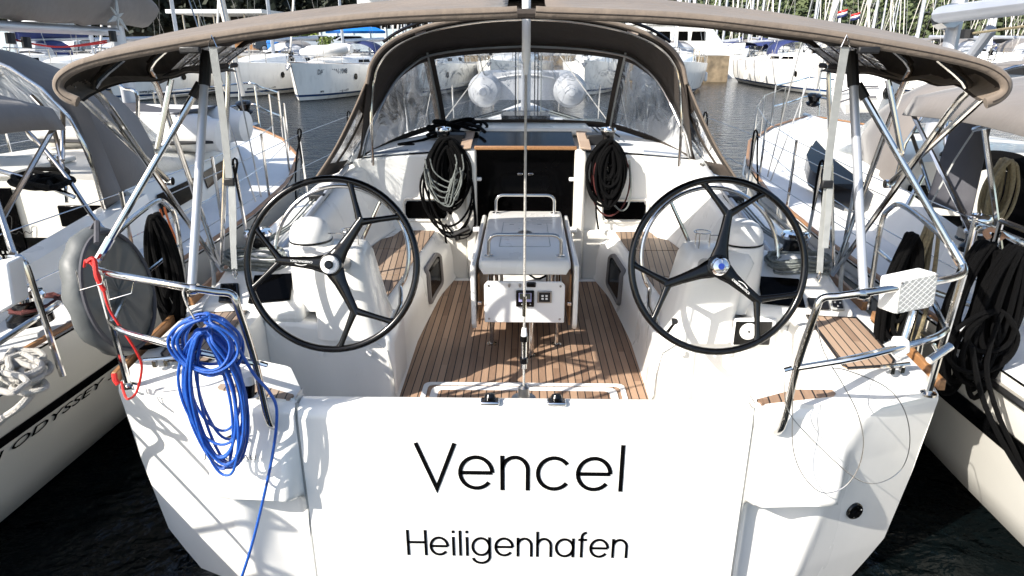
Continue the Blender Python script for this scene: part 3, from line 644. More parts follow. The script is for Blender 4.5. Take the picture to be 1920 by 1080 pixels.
# ---------------------------------------------------------------- cockpit table
def table():
    T = MB(); z = 1.285
    rings = []
    for y, w, zt in [(4.07, .255, z-.035), (4.085, .275, z-.006), (4.10, .285, z), (5.34, .285, z+.02), (5.37, .275, z+.012), (5.385, .255, z-.02)]:
        rings.append([(-w, y, zt-.0), (-w-.012, y, zt-.02), (-w-.014, y, zt-.06), (w+.014, y, zt-.06), (w+.012, y, zt-.02), (w, y, zt)])
    T.loft(rings, closed=True, cap=True); t = T.build('cockpit_table', 'gelcoat', Y0, bevel=.008, ang=50)
    MB().tube(fillet([(-.175, 4.38, z+.0055), (.175, 4.38, z+.0055), (.165, 5.0, z+.0145), (-.165, 5.0, z+.0145)], .03)+[Vector((-.175, 4.38, z+.0055))], .0022, 6).build('lid_groove', 'webbing', t)
    MB().lathe((0, 4.72, z+.009), [(.052, 0), (.052, .004), (.047, .006)], 24).build('table_plate', 'steel_dull', t)
    for x in (-.10, .11): MB().box((x, 4.93, z+.014), (.035, .010, .006)).build('lid_catch', 'steel_dull', t)
    for s in (1, -1):
        mb = MB(); mb.prism([(s*.318, 4.06, .845), (s*.318, 4.10, .80), (s*.318, 5.3, .80), (s*.318, 5.34, .845), (s*.318, 5.36, 1.27), (s*.318, 4.05, 1.265)], (s*.032, 0, 0))
        lf = mb.build('table_leaf', 'gelcoat', t, bevel=.012, seg=3)
        MB().box((s*.297, 4.12, .98), (.03, .04, .025)).build('leaf_hinge', 'mirror', lf, bevel=.004)
        MB().box((s*.302, 4.7, 1.0), (.012, 1.15, .36)).build('leaf_backing', 'wood', lf)
    MB().box((0, 4.75, 1.19), (.44, 1.1, .08)).build('table_box', 'gelcoat_cream', t, bevel=.01)
    MB().tube([(0, 4.20, .66), (0, 4.20, 1.2)], .0, 4)
    for (y, zt, hh) in [(4.17, z+.003, .145), (5.27, z+.02, .15)]:
        h = MB().tube(fillet([(-.235, y, zt), (-.235, y, zt+hh), (.235, y, zt+hh), (.235, y, zt)], .11, 8), .0125, 12).build('grab_rail', 'steel', t)
        for s in (1, -1): MB().lathe((s*.235, y, zt), [(.030, 0), (.030, .005), (.02, .008)], 18).build('rail_foot', 'mirror', h)
    # front panel with instruments
    fp = MB().prism([(-.262, 4.045, .868), (.262, 4.045, .868), (.262, 4.045, 1.13), (.24, 4.045, 1.155), (-.24, 4.045, 1.155), (-.262, 4.045, 1.13)], (0, .018, 0)).build('instrument_panel', 'white_plastic', t, bevel=.006)
    for x in (-.232, .232):
        for zz in (.895, 1.125): MB().lathe((x, 4.044, zz), [(.008, 0), (.006, .003)], 10, (0, -1, 0)).build('screw', 'steel_dull', fp)
    c = U(984.5, 559.5, Y=4.04); d = MB().box((c.x, 4.036, c.z), (.118, .016, .114)).build('display', 'black', fp, bevel=.006)
    MB().box((c.x, 4.0265, c.z+.012), (.082, .003, .060)).build('display_bezel', mat('display_lilac', (.38, .37, .62), .3), d)
    MB().box((c.x, 4.0240, c.z+.020), (.070, .003, .040)).build('display_glass', mat('display_green', (.10, .11, .09), .15), d)
    for x in (-.02, .035): MB().prism([(c.x+x-.004, 4.026, c.z-.038), (c.x+x+.004, 4.026, c.z-.038), (c.x+x, 4.026, c.z-.029)], (0, -.002, 0)).build('arrow_mark', 'white_plastic', d)
    c = U(1021, 556.5, Y=4.04); d = MB().box((c.x, 4.038, c.z), (.094, .012, .084)).build('thruster_panel', 'steel_dull', fp, bevel=.005)
    MB().box((c.x, 4.031, c.z), (.072, .003, .064)).build('panel_face', 'black_matt', d)
    for i in (-1, 1):
        for j in (-1, 1): MB().box((c.x+i*.013, 4.028, c.z+j*.010), (.015, .004, .013)).build('button', 'white_plastic', d, bevel=.002)
    c = U(996, 533.5, Y=4.04); MB().box((c.x, 4.038, c.z), (.060, .014, .036)).build('power_socket', 'black', fp, bevel=.008)
    for u in (955, 975):
        c = U(u, 534, Y=4.04); MB().lathe((c.x, 4.043, c.z), [(.010, 0), (.010, .004), (.005, .005), (.005, .03), (.008, .034)], 12, (0, -1, 0)).build('toggle', 'steel_dull', fp)
    # legs
    for s in (1, -1):
        l = MB().tube([(s*.225, 4.24, .622), (s*.225, 4.24, 1.2)], .0155, 12).build('table_leg', 'steel', t)
        MB().lathe((s*.225, 4.24, .621), [(.034, 0), (.034, .006), (.02, .012)], 18).build('leg_flange', 'steel', l)
        l = MB().tube([(s*.225, 5.05, .622), (s*.225, 5.05, 1.2)], .0155, 12).build('table_leg', 'steel', t)
        MB().tube([(s*.215, 4.24, .80), (s*.16, 4.26, .95), (s*.16, 4.3, 1.15)], .012, 10, smooth=4).build('leg_brace', 'steel', t)
    l = MB().tube([(.045, 4.06, .622), (.045, 4.10, 1.1)], .021, 14).build('table_leg', 'steel', t)
    MB().lathe((.045, 4.06, .621), [(.042, 0), (.042, .006), (.024, .012)], 18).build('leg_flange', 'steel', l)
    MB().tube([(-.05, 4.5, 1.15), (.08, 4.6, .98), (.2, 4.7, 1.0)], .008, 6, smooth=4).build('table_cable', 'black_rope', t)
table()
# ---------------------------------------------------------------- backstay
bs = MB().tube([(0, 2.80, 1.05), (0, 2.80, 6.5)], .0055, 8).build('backstay', 'white_rope', Y0)
zt = lambda v: U(985, v, Y=2.80).z
MB().tube([(0, 2.80, zt(113)), (0, 2.80, zt(70)), (0, 2.80, 4.4)], .0175, 14).build('stay_sleeve', 'white_plastic', bs)
MB().tube([(0, 2.80, zt(140)), (0, 2.80, zt(112))], [.008, .014], 12).build('sleeve_ferrule', 'white_plastic', bs)
MB().tube([(0, 2.80, zt(592)), (0, 2.80, zt(555))], .010, 10).build('stay_terminal', 'steel', bs)
MB().tube([(0, 2.80, zt(632)), (0, 2.80, zt(615))], [.016, .011], 10).build('turnbuckle_neck', 'white_plastic', bs)
MB().tube([(0, 2.80, zt(690)), (0, 2.80, zt(632))], .0135, 12).build('turnbuckle', 'steel', bs)
for v in (634, 675): MB().tube([(0, 2.80, zt(v+5)), (0, 2.80, zt(v-5))], .020, 10).build('turnbuckle_knob', 'black', bs)
MB().box((0, 2.755, .975), (.10, .13, .05)).build('chainplate_bracket', 'steel_dull', bs, bevel=.006)
MB().lathe((0, 2.80, 1.0), [(.060, 0), (.058, .012), (.030, .016), (.026, .07), (.014, .08)], 20).build('chainplate', 'steel_dull', bs)
# ---------------------------------------------------------------- pushpits (drawn to starboard, mirrored to port)
def Um(u, v, s, **k):
    p = U(u, v, **k); return p if s > 0 else Vector((-p.x, p.y, p.z))
def pushpit(s):
    W = lambda L: [Vector((s*p[0], p[1], p[2])) for p in L]
    foot_o = U(1740, 738, Z=1.12); foot_i = U(1447, 806, Y=2.59)
    cor = U(1808, 508, Y=2.62); bend = U(1541, 560, Y=2.47); mid = U(1640, 546, Y=2.42); mid2 = U(1740, 530, Y=2.48)
    low = [U(1494, 690, Y=2.50), U(1600, 672, Y=2.42), U(1690, 650, Y=2.44), U(1752, 633, Y=2.50), U(1775, 618, Y=2.58)]
    top = [foot_i, foot_i+Vector((.02, -.075, .03)), U(1494, 690, Y=2.50), U(1512, 620, Y=2.47)]
    path = [foot_i, U(1466, 800, Y=2.52), U(1494, 690, Y=2.50), U(1528, 588, Y=2.47), bend, U(1575, 555, Y=2.45), mid, mid2, U(1790, 520, Y=2.56), cor, Vector((1.86, 2.75, cor.z+.01))]
    p = MB().tube(W(path), .0155, 12, smooth=5).build('pushpit', 'steel', Y0)
    MB().tube(W(low), .014, 10, smooth=5).build('lower_rail', 'steel', p)
    MB().lathe(W([foot_i])[0], [(.030, -.01), (.030, .006), (.018, .014)], 18, (0, -1, .25)).build('rail_foot', 'steel', p)
    post = [foot_o, Vector((1.86, 2.66, 1.42)), cor]
    q = MB().tube(W([foot_o, U(1772, 630, Y=2.62), cor]), .015, 10, smooth=4).build('post', 'steel', p)
    MB().lathe(W([foot_o])[0], [(.034, -.004), (.034, .006), (.02, .012)], 18).build('rail_foot', 'steel', q)
    f1 = Vector((1.99, 3.62, dz(3.6)+.01)); t1 = Vector((1.985, 3.60, cor.z+.08))
    MB().tube(W([cor, Vector((1.93, 3.0, cor.z+.03)), Vector((1.98, 3.45, cor.z+.075)), Vector((1.99, 3.60, cor.z+.03)), Vector((1.99, 3.66, cor.z-.1)), f1]), .0145, 10, smooth=5).build('gate_rail', 'steel', p)
    MB().tube(W([low[-1], Vector((1.95, 3.05, 1.47)), Vector((1.99, 3.62, 1.50))]), .013, 10).build('gate_lower_rail', 'steel', p)
    MB().tube(W([U(1494, 690, Y=2.50)+Vector((-.02, 0, 0)), U(1470, 694, Y=2.50)]), .010, 8).build('clip', 'steel', p)
    return p
PP = {1: pushpit(1), -1: pushpit(-1)}
# stanchions and lifelines
def stanchions(s):
    ys = [4.55, 5.9, 7.1, 8.7, 10.3, 12.0]
    for y in ys:
        x = s*(hw(y)-.05); MB().tube([(x, y, dz(y)), (x*1.012, y, dz(y)+.66)], .0125, 8).build('stanchion', 'steel', Y0)
    for h in (.65, .36):
        P = [Vector((s*1.99, 3.62, 1.14+h*1.02))]+[Vector((s*(hw(y)-.05)*1.01, y, dz(y)+h)) for y in ys]+[Vector((0, 13.9, 2.1 if h > .5 else 1.85))]
        MB().tube(P, .0032, 5).build('lifeline', 'steel_dull', Y0)
for s in (1, -1): stanchions(s)
# ---------------------------------------------------------------- winches, clutches
def winch(c, parent, r=.075, h=.15, name='winch', ax=(0, 0, 1)):
    c = Vector(c); w = MB().lathe(c, [(r*1.15, 0), (r*1.12, h*.2), (r*.8, h*.35), (r*.74, h*.55), (r*.85, h*.72), (r*.98, h*.8)], 24, ax).build(name, 'black', parent)
    MB().lathe(c+Vector(ax).normalized()*h*.8, [(r*1.0, 0), (r*1.02, h*.1), (r*.9, h*.2), (r*.45, h*.23), (r*.40, h*.16), (r*.2, h*.16), (r*.2, h*.05)], 24, ax).build('winch_cap', 'mirror', w)
    return w
for s in (1, -1):
    winch((s*1.66, 3.98, co_top(4.0)-.01), Y0, .085, .16)
    winch((s*.72, 5.95, 1.755), Y0, .07, .15)
    k = MB().box((s*1.56, 4.95, co_top(4.95)+.02), (.12, .16, .05)).build('rope_clutch', 'black_matt', Y0, bevel=.01)
    MB().box((s*.50, 6.6, 1.80), (.02, .6, .03)).build('hatch_rail', 'alu', Y0)
    # dark lines leading aft along the coaming
    for j in range(3):
        MB().tube([(s*(1.60-.03*j), 4.9, co_top(4.9)+.02), (s*(1.62-.028*j), 4.4, co_top(4.4)+.015), (s*(1.66-.02*j), 4.05, co_top(4.05)+.05)], .006, 6).build('sheet_line', 'grey_rope', Y0)
    MB().tube([(s*1.50, 5.60, 1.62), (s*1.52, 4.6, 1.47), (s*1.52, 3.9, 1.37)], .020, 10).build('coaming_rail', 'canvas_grey' if 0 else 'alu', Y0)
    # cleats and padeyes on the quarter
    cl = MB(); c = Vector((s*1.70, 2.76, 1.185)); cl.tube([c+Vector((-.07, .0, .03)), c+Vector((.07, .03, .03))], .010, 8); cl.box(c+Vector((-.02, 0, .01)), (.018, .018, .03)); cl.box(c+Vector((.03, .01, .01)), (.018, .018, .03)); cl.build('cleat', 'steel', Y0)
# ---------------------------------------------------------------- bimini
def bw(y): return interp([(2.35, 1.60), (2.6, 1.655), (3.2, 1.72), (4.1, 1.77)], y)
def bzc(y): return interp([(2.35, 2.700), (2.6, 2.745), (3.0, 2.785), (3.5, 2.795), (4.1, 2.78)], y)
BT = [(0, 0), (.3, .018), (.53, .055), (.64, .078), (.75, .105), (.86, .135), (.94, .165), (.985, .200), (1.0, .235), (.99, .265), (.965, .285)]
def bz(x, y):
    a = min(1, abs(x)/bw(y)); sag = .018*math.sin((y-2.35)/1.75*PI*3)**2
    return bzc(y)-interp(BT[:9], a)-sag*(1-a**4)
BP = spline([Vector((a, 0, b)) for a, b in BT], 5); NB = len(BP)-1
B = MB()
def bfn(u, v, off=0.):
    j = int(round(abs(2*v-1)*NB)); p = BP[j]; sg_ = 1 if v >= .5 else -1
    y = 2.35+1.75*u; x = sg_*p.x*bw(y); low = smooth(.19, .285, p.z)
    z = bzc(y)-p.z-.018*math.sin((y-2.35)/1.75*PI*3)**2*(1-min(1, p.x)**4)-low*.05*smooth(.05, .4, u)
    z += .007*noise.noise(Vector((x*3, y*5, 0)))+low*.012*noise.noise(Vector((y*6, x, 1)))
    return (x*(1-off*.5*low), y, z-off*(1-low*.7))
nx = 2*NB
notch = lambda u, v: (NB-1 <= int(v*nx+.5) < NB+1 and u < .27)
B.sheet(bfn, 28, nx, skip=lambda u, v: abs(v-.5) < 1.2/nx and abs(v+.5/nx-.5) < 1.01/nx and u < .27)
bim = B.build('bimini', 'canvas', Y0, solid=.006, ang=60)
MB().sheet(lambda u, v: bfn(.012+.976*u, v, .014), 28, nx, skip=lambda u, v: abs(v+.5/nx-.5) < 1.01/nx and u < .27).build('underside_shade', 'canvas_dark', bim, ang=60)  # added dark sheet: paints the shade of the bimini underside
for s in (1, -1):   # rolled aft hem with its stitched seam
    pts = [Vector((s*max(.03, p.x*bw(2.35)), 2.347, 2.70-p.z-.006)) for p in BP]
    rings = []
    for i, p in enumerate(pts):
        t = (pts[min(len(pts)-1, i+1)]-pts[max(0, i-1)]).normalized(); up = Vector((0, 1, 0)).cross(t).normalized()
        rings.append([p+Vector((0, math.cos(a)*.012, 0))+up*math.sin(a)*.019 for a in [k*PI/5 for k in range(10)]])
    MB().loft(rings, closed=True, cap=True).build('bimini_hem', 'canvas', bim, ang=70)
    MB().tube([p+Vector((0, -.0122, .0)) for p in pts[:NB-1]], .0020, 5).build('hem_seam', 'canvas_dark', bim)
    # clear strips in the roof and hanging side curtain
    MB().sheet(lambda u, v: (s*(.95+.36*v), 2.50+.09*u, bz(.95+.36*v, 2.50+.09*u)-.024), 2, 8).build('clear_strip', 'vinyl_milky', bim)
    # clear pane let into the drooping side
    pn = lambda u, v: (s*(bw(3.25+.75*u)*(.89+.075*v)), 3.25+.75*u, bz(bw(3.5)*(.90+.075*v), 3.25+.75*u)-.060-.05*v)
    cu = MB().sheet(pn, 10, 3).build('side_pane', 'vinyl_milky', bim)
    for q in range(5): MB().tube([Vector(pn(.1+.2*q, 0))+Vector((-s*.006, 0, -.004)), Vector(pn(.1+.2*q, 1))+Vector((-s*.006, 0, -.004))], .012, 4, flat=.3).build('pane_batten', 'canvas_dark', cu)
    MB().tube([Vector(pn(-.2+1.4*q/8, 1.15)) for q in range(9)], .016, 6).build('side_hem', 'canvas_dark', bim)
    MB().box((s*1.12, 2.34, bz(1.12, 2.35)-.03), (.07, .02, .022)).build('strap_slot', 'black_matt', bim, bevel=.005)
def bow(y, name='bimini_bow', dr=.02):
    w = bw(y)-.07; foot = Vector((1.90, 3.92, 1.26)); knee = Vector((w+.015, y, bz(w, y)-.10))
    half = [foot, foot.lerp(knee, .5), knee.lerp(foot, .08), knee]+[Vector((w*k, y, bz(w*k, y)-dr-.012)) for k in (.93, .84, .7, .5, .25, 0)]
    o = MB().tube([Vector((-p.x, p.y, p.z+.008)) for p in half[3:]]+[p+Vector((0, 0, .008)) for p in half[3:-1][::-1]], .017, 8, smooth=4).build('bow_sleeve', 'canvas_dark', bim)
    for s in (1, -1): MB().tube([Vector((s*p.x, p.y, p.z)) for p in half[:5]], .0135, 10, smooth=4).build(name, 'steel', bim)
    return o
b1 = bow(2.52); b2 = bow(4.02); b3 = bow(3.05)
for s in (1, -1):
    # aluminium leg from bimini to the pushpit rail, with clamp
    a = Um(1599, 138, s, Y=2.72); a.z -= 0; b = Um(1619, 541, s, Y=2.43)
    l = MB().tube([a, b], .0165, 12).build('bimini_leg', 'alu', bim)
    MB().tube([a+(b-a)*-.10, a+(b-a)*.06], .022, 10).build('leg_sleeve', 'black_matt', l)
    MB().tube([b+(a-b)*.06, b], .0125, 10).build('leg_end', 'mirror', l)
    MB().lathe(b+Vector((0, 0, -.02)), [(.022, -.02), (.026, 0), (.022, .02)], 12, (1, 0, 0)).build('rail_clamp', 'steel', l)
    a = Um(1613, 168, s, Y=2.9); b = Um(1802, 495, s, Y=2.62)
    l = MB().tube([a, b], .014, 10).build('bimini_strut', 'steel', bim)
    MB().tube([b+(a-b)*.12, b], .018, 10).build('strut_end', 'mirror', l)
    MB().tube([a+(a-b)*.03, a+(b-a)*.05], .020, 10).build('strut_sleeve', 'black_matt', l)
    a = Um(1860, 168, s, Y=2.44); b = Um(1667, 345, s, Y=3.15)
    MB().tube([a, b], .0135, 10).build('bimini_strut', 'steel', bim)
    MB().lathe(b, [(.02, -.02), (.02, .02)], 10, (1, 0, 0)).build('strut_joint', 'mirror', bim)
    MB().tube([Um(1665, 150, s, Y=3.05), Um(1690, 283, s, Y=3.0)], .0125, 10).build('bimini_strut', 'steel', bim)
    # webbing strap with triangle ring and buckle
    r0 = Um(1587, 66, s, Y=2.33); r1 = Um(1585, 88, s, Y=2.33); mid = Um(1549, 345, s, Y=2.45); end = Um(1534, 530, s, Y=2.47)
    tri = [r0+Vector((0, 0, 0)), r1+Vector((-.014, 0, 0)), r1+Vector((.014, 0, 0))]
    st = MB(); 
    def ribbon(mb, P, w):
        rings = [];
        for p in P: rings.append([p+Vector((-w, 0, 0)), p+Vector((w, 0, 0)), p+Vector((w, .003, 0)), p+Vector((-w, .003, 0))])
        mb.loft(rings, closed=True, cap=True)
    ribbon(st, spline([r1, r1.lerp(mid, .5)+Vector((0, .01, 0)), mid], 5), .0135); strap = st.build('strap', 'webbing', bim)
    st = MB(); ribbon(st, spline([mid+Vector((.006, 0, 0)), mid.lerp(end, .4)+Vector((.0, 0, 0)), end+Vector((0, 0, .04))], 5), .0115); st.build('strap_tail', 'webbing', strap)
    st = MB(); ribbon(st, spline([mid+Vector((.012, -.006, 0)), mid.lerp(end, .3)+Vector((.012, -.012, 0)), mid.lerp(end, .62)+Vector((.008, -.02, 0))], 5), .0115); st.build('strap_tail', 'webbing', strap)
    MB().tube(tri, .0028, 6, closed=True).build('strap_ring', 'mirror', strap)
    MB().box(mid+Vector((.002, -.004, 0)), (.040, .014, .028)).build('strap_buckle', 'black_matt', strap, bevel=.004)
    MB().tube([end+Vector((0, 0, .045)), end+Vector((.008, 0, .02)), end, end+Vector((-.008, 0, .02)), end+Vector((0, 0, .045))], .003, 6).build('strap_hook', 'mirror', strap)
    # lines at the bimini foot
    MB().tube([Um(1589, 455, s, Y=3.9), Um(1577, 520, s, Y=3.75), Um(1577, 560, s, Y=3.62)], .012, 8, smooth=4).build('bow_base', 'webbing', bim)
# ---------------------------------------------------------------- sprayhood
base = [(0, 6.82, 1.83), (.45, 6.80, 1.825), (.83, 6.74, 1.805), (1.10, 6.52, 1.75), (1.24, 6.33, 1.71), (1.40, 5.92, 1.66), (1.50, 5.66, 1.62), (1.67, 5.30, 1.57)]
front = [(0, 6.35, 2.60), (.50, 6.33, 2.575), (.88, 6.28, 2.52), (1.04, 6.19, 2.43), (1.16, 6.10, 2.31), (1.27, 5.97, 2.12), (1.37, 5.82, 1.88), (1.43, 5.74, 1.64)]
aft = [(0, 5.48, 2.805), (.35, 5.48, 2.785), (.70, 5.46, 2.73), (.95, 5.44, 2.65), (1.10, 5.42, 2.56), (1.19, 5.41, 2.45), (1.22, 5.40, 2.36), (1.235, 5.395, 2.30)]
def both(L, k=6):
    R = spline([Vector(p) for p in L], k); return [Vector((-p.x, p.y, p.z)) for p in R[:0:-1]]+R
hood = MB()
hf, ha = both(front[:8]), both(aft)
n = len(hf); rings = []
for i in range(n):
    a, b = hf[i], ha[min(n-1, i)]
    rings.append([a.lerp(b, t)+Vector((0, 0, .05*math.sin(t*PI)*(1 if abs(a.x) < 1.1 else .3))) for t in (0, .2, .4, .6, .8, 1)])
hood.loft(rings); H = hood.build('sprayhood', 'canvas_dark', Y0, solid=.006, ang=60)
# aft rolled edge and steel bow
MB().tube([p+Vector((0, -.01, 0)) for p in ha], .016, 8).build('hood_edge', 'canvas', H)
ab = both([(x*.985, y+.10, z-.03) for x, y, z in aft]+[(1.24, 5.46, 2.0), (1.26, 5.5, 1.65)], 4)
MB().tube(ab, .0125, 10).build('hood_bow', 'steel', H)
fb = both([(x*.985, y-.02, z-.03) for x, y, z in front], 4); MB().tube(fb, .011, 8).build('hood_bow', 'steel_dull', H)
MB().tube(both([(x, y+.02, z+.045) for x, y, z in aft[:5]], 4), .012, 8).build('hood_handrail', 'black', H)
for s in (1, -1): MB().tube([(s*.78, 5.50, 2.69), (s*.86, 5.46, 2.665)], .016, 8).build('handrail_bracket', 'mirror', H)
MB().sheet(lambda u, v: (-.42+.84*v, 5.62+.10*u, 2.775-.35*(.42-.84*v)**2*.3+.0*u-.018+.006*u), 2, 10).build('hood_roof_window', 'vinyl_milky', H)
# windscreen: fabric border strips + vinyl panes
fb_, bb_ = both(front), both(base); n = len(fb_)
W = lambda i, t: bb_[i].lerp(fb_[i], t)+Vector((0, .04*math.sin(PI*t), 0))
panes = MB().loft([[W(i, t) for t in (0, .25, .5, .75, 1)] for i in range(n)]).build('windscreen', 'vinyl', H, ang=80)
def strip(i0, i1, t0, t1, off=-.006):
    return MB().loft([[W(i, t0+(t1-t0)*k/2)+Vector((0, off, .0)) for k in range(3)] for i in range(i0, i1+1)])
strip(0, n-1, 0, .075).build('window_border', 'canvas_dark', H, solid=.004)
strip(0, n-1, .90, 1.0).build('window_border', 'canvas_dark', H, solid=.004)
for s in (1, -1):
    # pillar between centre and side window, corner pads
    for xx, w in ((.845, .052),):
        P = []
        for t in [i/8 for i in range(9)]:
            i = min(range(n), key=lambda k: abs(bb_[k].lerp(fb_[k], t).x-s*(xx+.03*t))); p = W(i, t)
            P.append([p+Vector((-s*w, -.008, 0)), p+Vector((s*w, -.008+.015, 0))])
        MB().loft(P).build('window_pillar', 'canvas_dark', H, solid=.004)
        MB().tube([(q[0]+q[1])/2+Vector((0, -.010, 0)) for q in P], .010, 6).build('pillar_zip', 'webbing', H)
    # side wings from the aft bow to the coaming, with clear panes
    A = spline([Vector((s*1.235, 5.395, 2.33)), Vector((s*1.36, 5.36, 2.08)), Vector((s*1.52, 5.32, 1.80)), Vector((s*1.70, 5.28, 1.555))], 5)
    Bf = spline([Vector((s*1.27, 5.90, 2.16)), Vector((s*1.36, 5.80, 1.92)), Vector((s*1.46, 5.72, 1.74)), Vector((s*1.56, 5.52, 1.585))], 5)
    m = len(A); sp = .30
    MB().loft([[A[i].lerp(Bf[i], t) for t in (0, .10, .2)] for i in range(m)]).build('hood_wing', 'canvas_dark', H, solid=.005)
    MB().loft([[A[i].lerp(Bf[i], t) for t in (.2, .5, 1)] for i in range(2, m)]).build('wing_pane', 'vinyl', H)
    MB().loft([[A[i].lerp(Bf[i], t) for t in (.2, .5, 1)] for i in range(0, 5)]).build('hood_wing', 'canvas_dark', H, solid=.005)
    MB().loft([[A[i].lerp(Bf[i], t) for t in (.15, .5, 1.02)] for i in range(m-4, m)]).build('hood_wing', 'canvas_dark', H, solid=.007)
    MB().loft([[A[i].lerp(Bf[i], t) for t in (.48, .53, .58)] for i in range(3, m)]).build('hood_wing', 'canvas_dark', H, solid=.007)
    MB().tube(A, .009, 6).build('wing_piping', 'canvas', H)
# mast, shrouds, boom with packed sail
mst = MB().tube([(0, 8.75, 1.7), (0, 8.70, 14)], .085, 16, flat=.72).build('mast', 'alu', Y0)
for j, (dx, m) in enumerate([(-.13, 'black_rope'), (.11, 'black_rope'), (.15, 'black_rope'), (.19, 'grey_rope'), (-.10, 'white_rope')]):
    MB().tube([(dx, 8.62, 1.72), (dx*.8, 8.62, 9)], .008, 6).build('halyard', m, mst)
MB().box((0, 8.62, 1.76), (.34, .2, .07)).build('mast_collar', 'black_matt', mst, bevel=.02)
MB().tube([(0, 8.55, 3.35), (0, 6.2, 3.55), (0, 4.4, 3.6)], .09, 12).build('boom', 'alu', Y0)
for s in (1, -1):
    MB().tube([(s*1.55, 8.3, 1.25), (s*1.0, 8.5, 7)], .006, 6).build('shroud', 'steel_dull', Y0)
    MB().tube([(s*1.30, 8.0, 1.25), (s*.2, 8.6, 6)], .005, 6).build('shroud', 'steel_dull', Y0)
    MB().tube([(s*.98, 7.6, 1.70), (s*.05, 8.6, 2.9)], .006, 6).build('shroud', 'white_rope', Y0)
# ================================================================== LOOSE THINGS ON THE BOAT
def coil(name, m, label, cat, c, a, b, n, r, ax=(1, 0, 0), up=(0, 0, 1), jit=.12, depth=.03, tail=None, group=None, seed=1, drop=0, parent=None, k=14, extra=None):
    """a hank of rope: n loops of half-size a (across) and b (down) hanging in one plane"""
    rnd = random.Random(seed); ax = Vector(ax).normalized(); up = Vector(up).normalized(); nd = ax.cross(up); c = Vector(c); P = []
    for i in range(n):
        ja = a*(1+rnd.uniform(-jit, jit)); jb = b*(1+rnd.uniform(-jit, jit)); ox = rnd.uniform(-jit, jit)*a*.8; dd = rnd.uniform(-depth, depth)
        for q in range(k):
            t = 2*PI*q/k+PI/2; y = math.sin(t); w = 1-.35*max(0, y)**2
            P.append(c+ax*(ja*w*math.cos(t)+ox)+up*(jb*y-(jb-b)+rnd.uniform(-.02, .02)*b)+nd*(dd+.006*math.sin(q)))
    if tail: P += [Vector(p) for p in tail]
    mb = MB().tube(P, r, 7, smooth=3)
    if extra: extra(mb)
    o = mb.build(name, m, parent)
    if not parent: tag(o, label, cat, group)
    return o
tl = [U(505, 735, Y=2.44), U(519, 770, Y=2.45), U(513, 840, Y=2.45), U(495, 930, Y=2.44), U(470, 1030, Y=2.43), U(440, 1120, Y=2.42)]
hank = thing('rope_coil', 'bright blue rope hanging in long loops from the port stern rail', 'rope', U(395, 700, Y=2.40))
c1 = U(388, 648, Y=2.40); coil('upper_loops', 'blue_line', '', '', c1, .122, .125, 8, .0062, jit=.16, seed=3, parent=hank, depth=.04)
c1 = U(402, 738, Y=2.40); coil('long_loops', 'blue_line', '', '', c1+Vector((0, 0, .02)), .105, .265, 12, .0062, jit=.27, seed=5, parent=hank, depth=.04)
MB().tube([U(440, 640, Y=2.41), U(475, 700, Y=2.43)]+tl, .0068, 8, smooth=6).build('rope_tail', 'blue_line', hank)
MB().tube([U(352, 536, Y=2.43), U(343, 548, Y=2.38), U(352, 575, Y=2.37), U(366, 600, Y=2.37), U(374, 612, Y=2.39)], .0042, 6, smooth=4).build('hanging_cord', 'white_rope', hank)
# red line from the port corner down the quarter
P = [U(158, 500, Y=2.58), U(162, 488, Y=2.55), U(180, 505, Y=2.54), U(192, 535, Y=2.53), U(205, 580, Y=2.53), U(232, 622, Y=2.54), U(256, 660, Y=2.55), U(266, 690, Y=2.57), U(256, 735, Z=1.14), U(240, 748, Z=1.14), U(232, 735, Z=1.15), U(228, 715, Y=2.60)]
rl = MB().tube(P, .0055, 7, smooth=5)
rl.tube([U(163, 492, Y=2.545), U(176, 486, Y=2.55), U(182, 520, Y=2.53), U(196, 545, Y=2.53)], .0095, 8, smooth=5)
rl.tube([U(214, 700, Y=2.58), U(216, 712, Y=2.57), U(222, 720, Y=2.57)], .012, 7)
tag(rl.build('line', 'red_line', None), 'thin red line knotted to the port stern rail and running down to the deck', 'line')
# wire hooks on the top rail
mb = MB()
for (a, b) in [((160, 502), (200, 530)), ((215, 520), (255, 548))]:
    x0, y0 = a; x1, y1 = b
    mb.tube([U(x0-18, y0+4, Y=2.45), U(x0-10, y0+42, Y=2.45), U(x1-8, y1+2, Y=2.45), U(x1-4, y1-18, Y=2.45)], .003, 6)
tag(mb.build('wire_holder', 'steel', None), 'bent wire bottle holder hooked on the port stern rail', 'holder')
# grey life buoy cover on the port corner
lb = thing('life_buoy', 'round life buoy in a creased grey cloth cover hung outside the port rail', 'life buoy', U(175, 640, Y=2.95))
c = U(206, 548, Y=2.86); rings = []; KS = .74
axb = Vector((.985, -.10, .14)).normalized(); e1 = Vector((0, 0, 1)); e1 = (e1-axb*e1.dot(axb)).normalized(); e2 = axb.cross(e1)
for r, h in [(.002, -.10), (.12, -.105), (.24, -.10), (.32, -.085), (.355, -.05), (.365, 0), (.355, .045), (.33, .075), (.25, .085), (.12, .07), (.002, .065)]:
    ring = []; r *= KS; h *= .62
    for k in range(56):
        a = 2*PI*k/56; w = 1+.022*noise.noise(Vector((math.cos(a)*3, math.sin(a)*3, h*14)))*(r > .2)*2; sq = 1.0
        ring.append(c+axb*(h*1.15+.016*noise.noise(Vector((math.cos(a)*4, math.sin(a)*4, r*6))))+e1*math.cos(a)*r*w*1.15+e2*math.sin(a)*r*w*.86)
    rings.append(ring)
MB().loft(rings, closed=True).build('cover', 'cover_grey', lb, ang=70)
MB().tube([c+axb*.055+e1*math.cos(k*PI/28)*.37*KS*1.02+e2*math.sin(k*PI/28)*.29*KS for k in range(56)], .010, 6, closed=True).build('cover_seam', 'canvas_slate', lb)
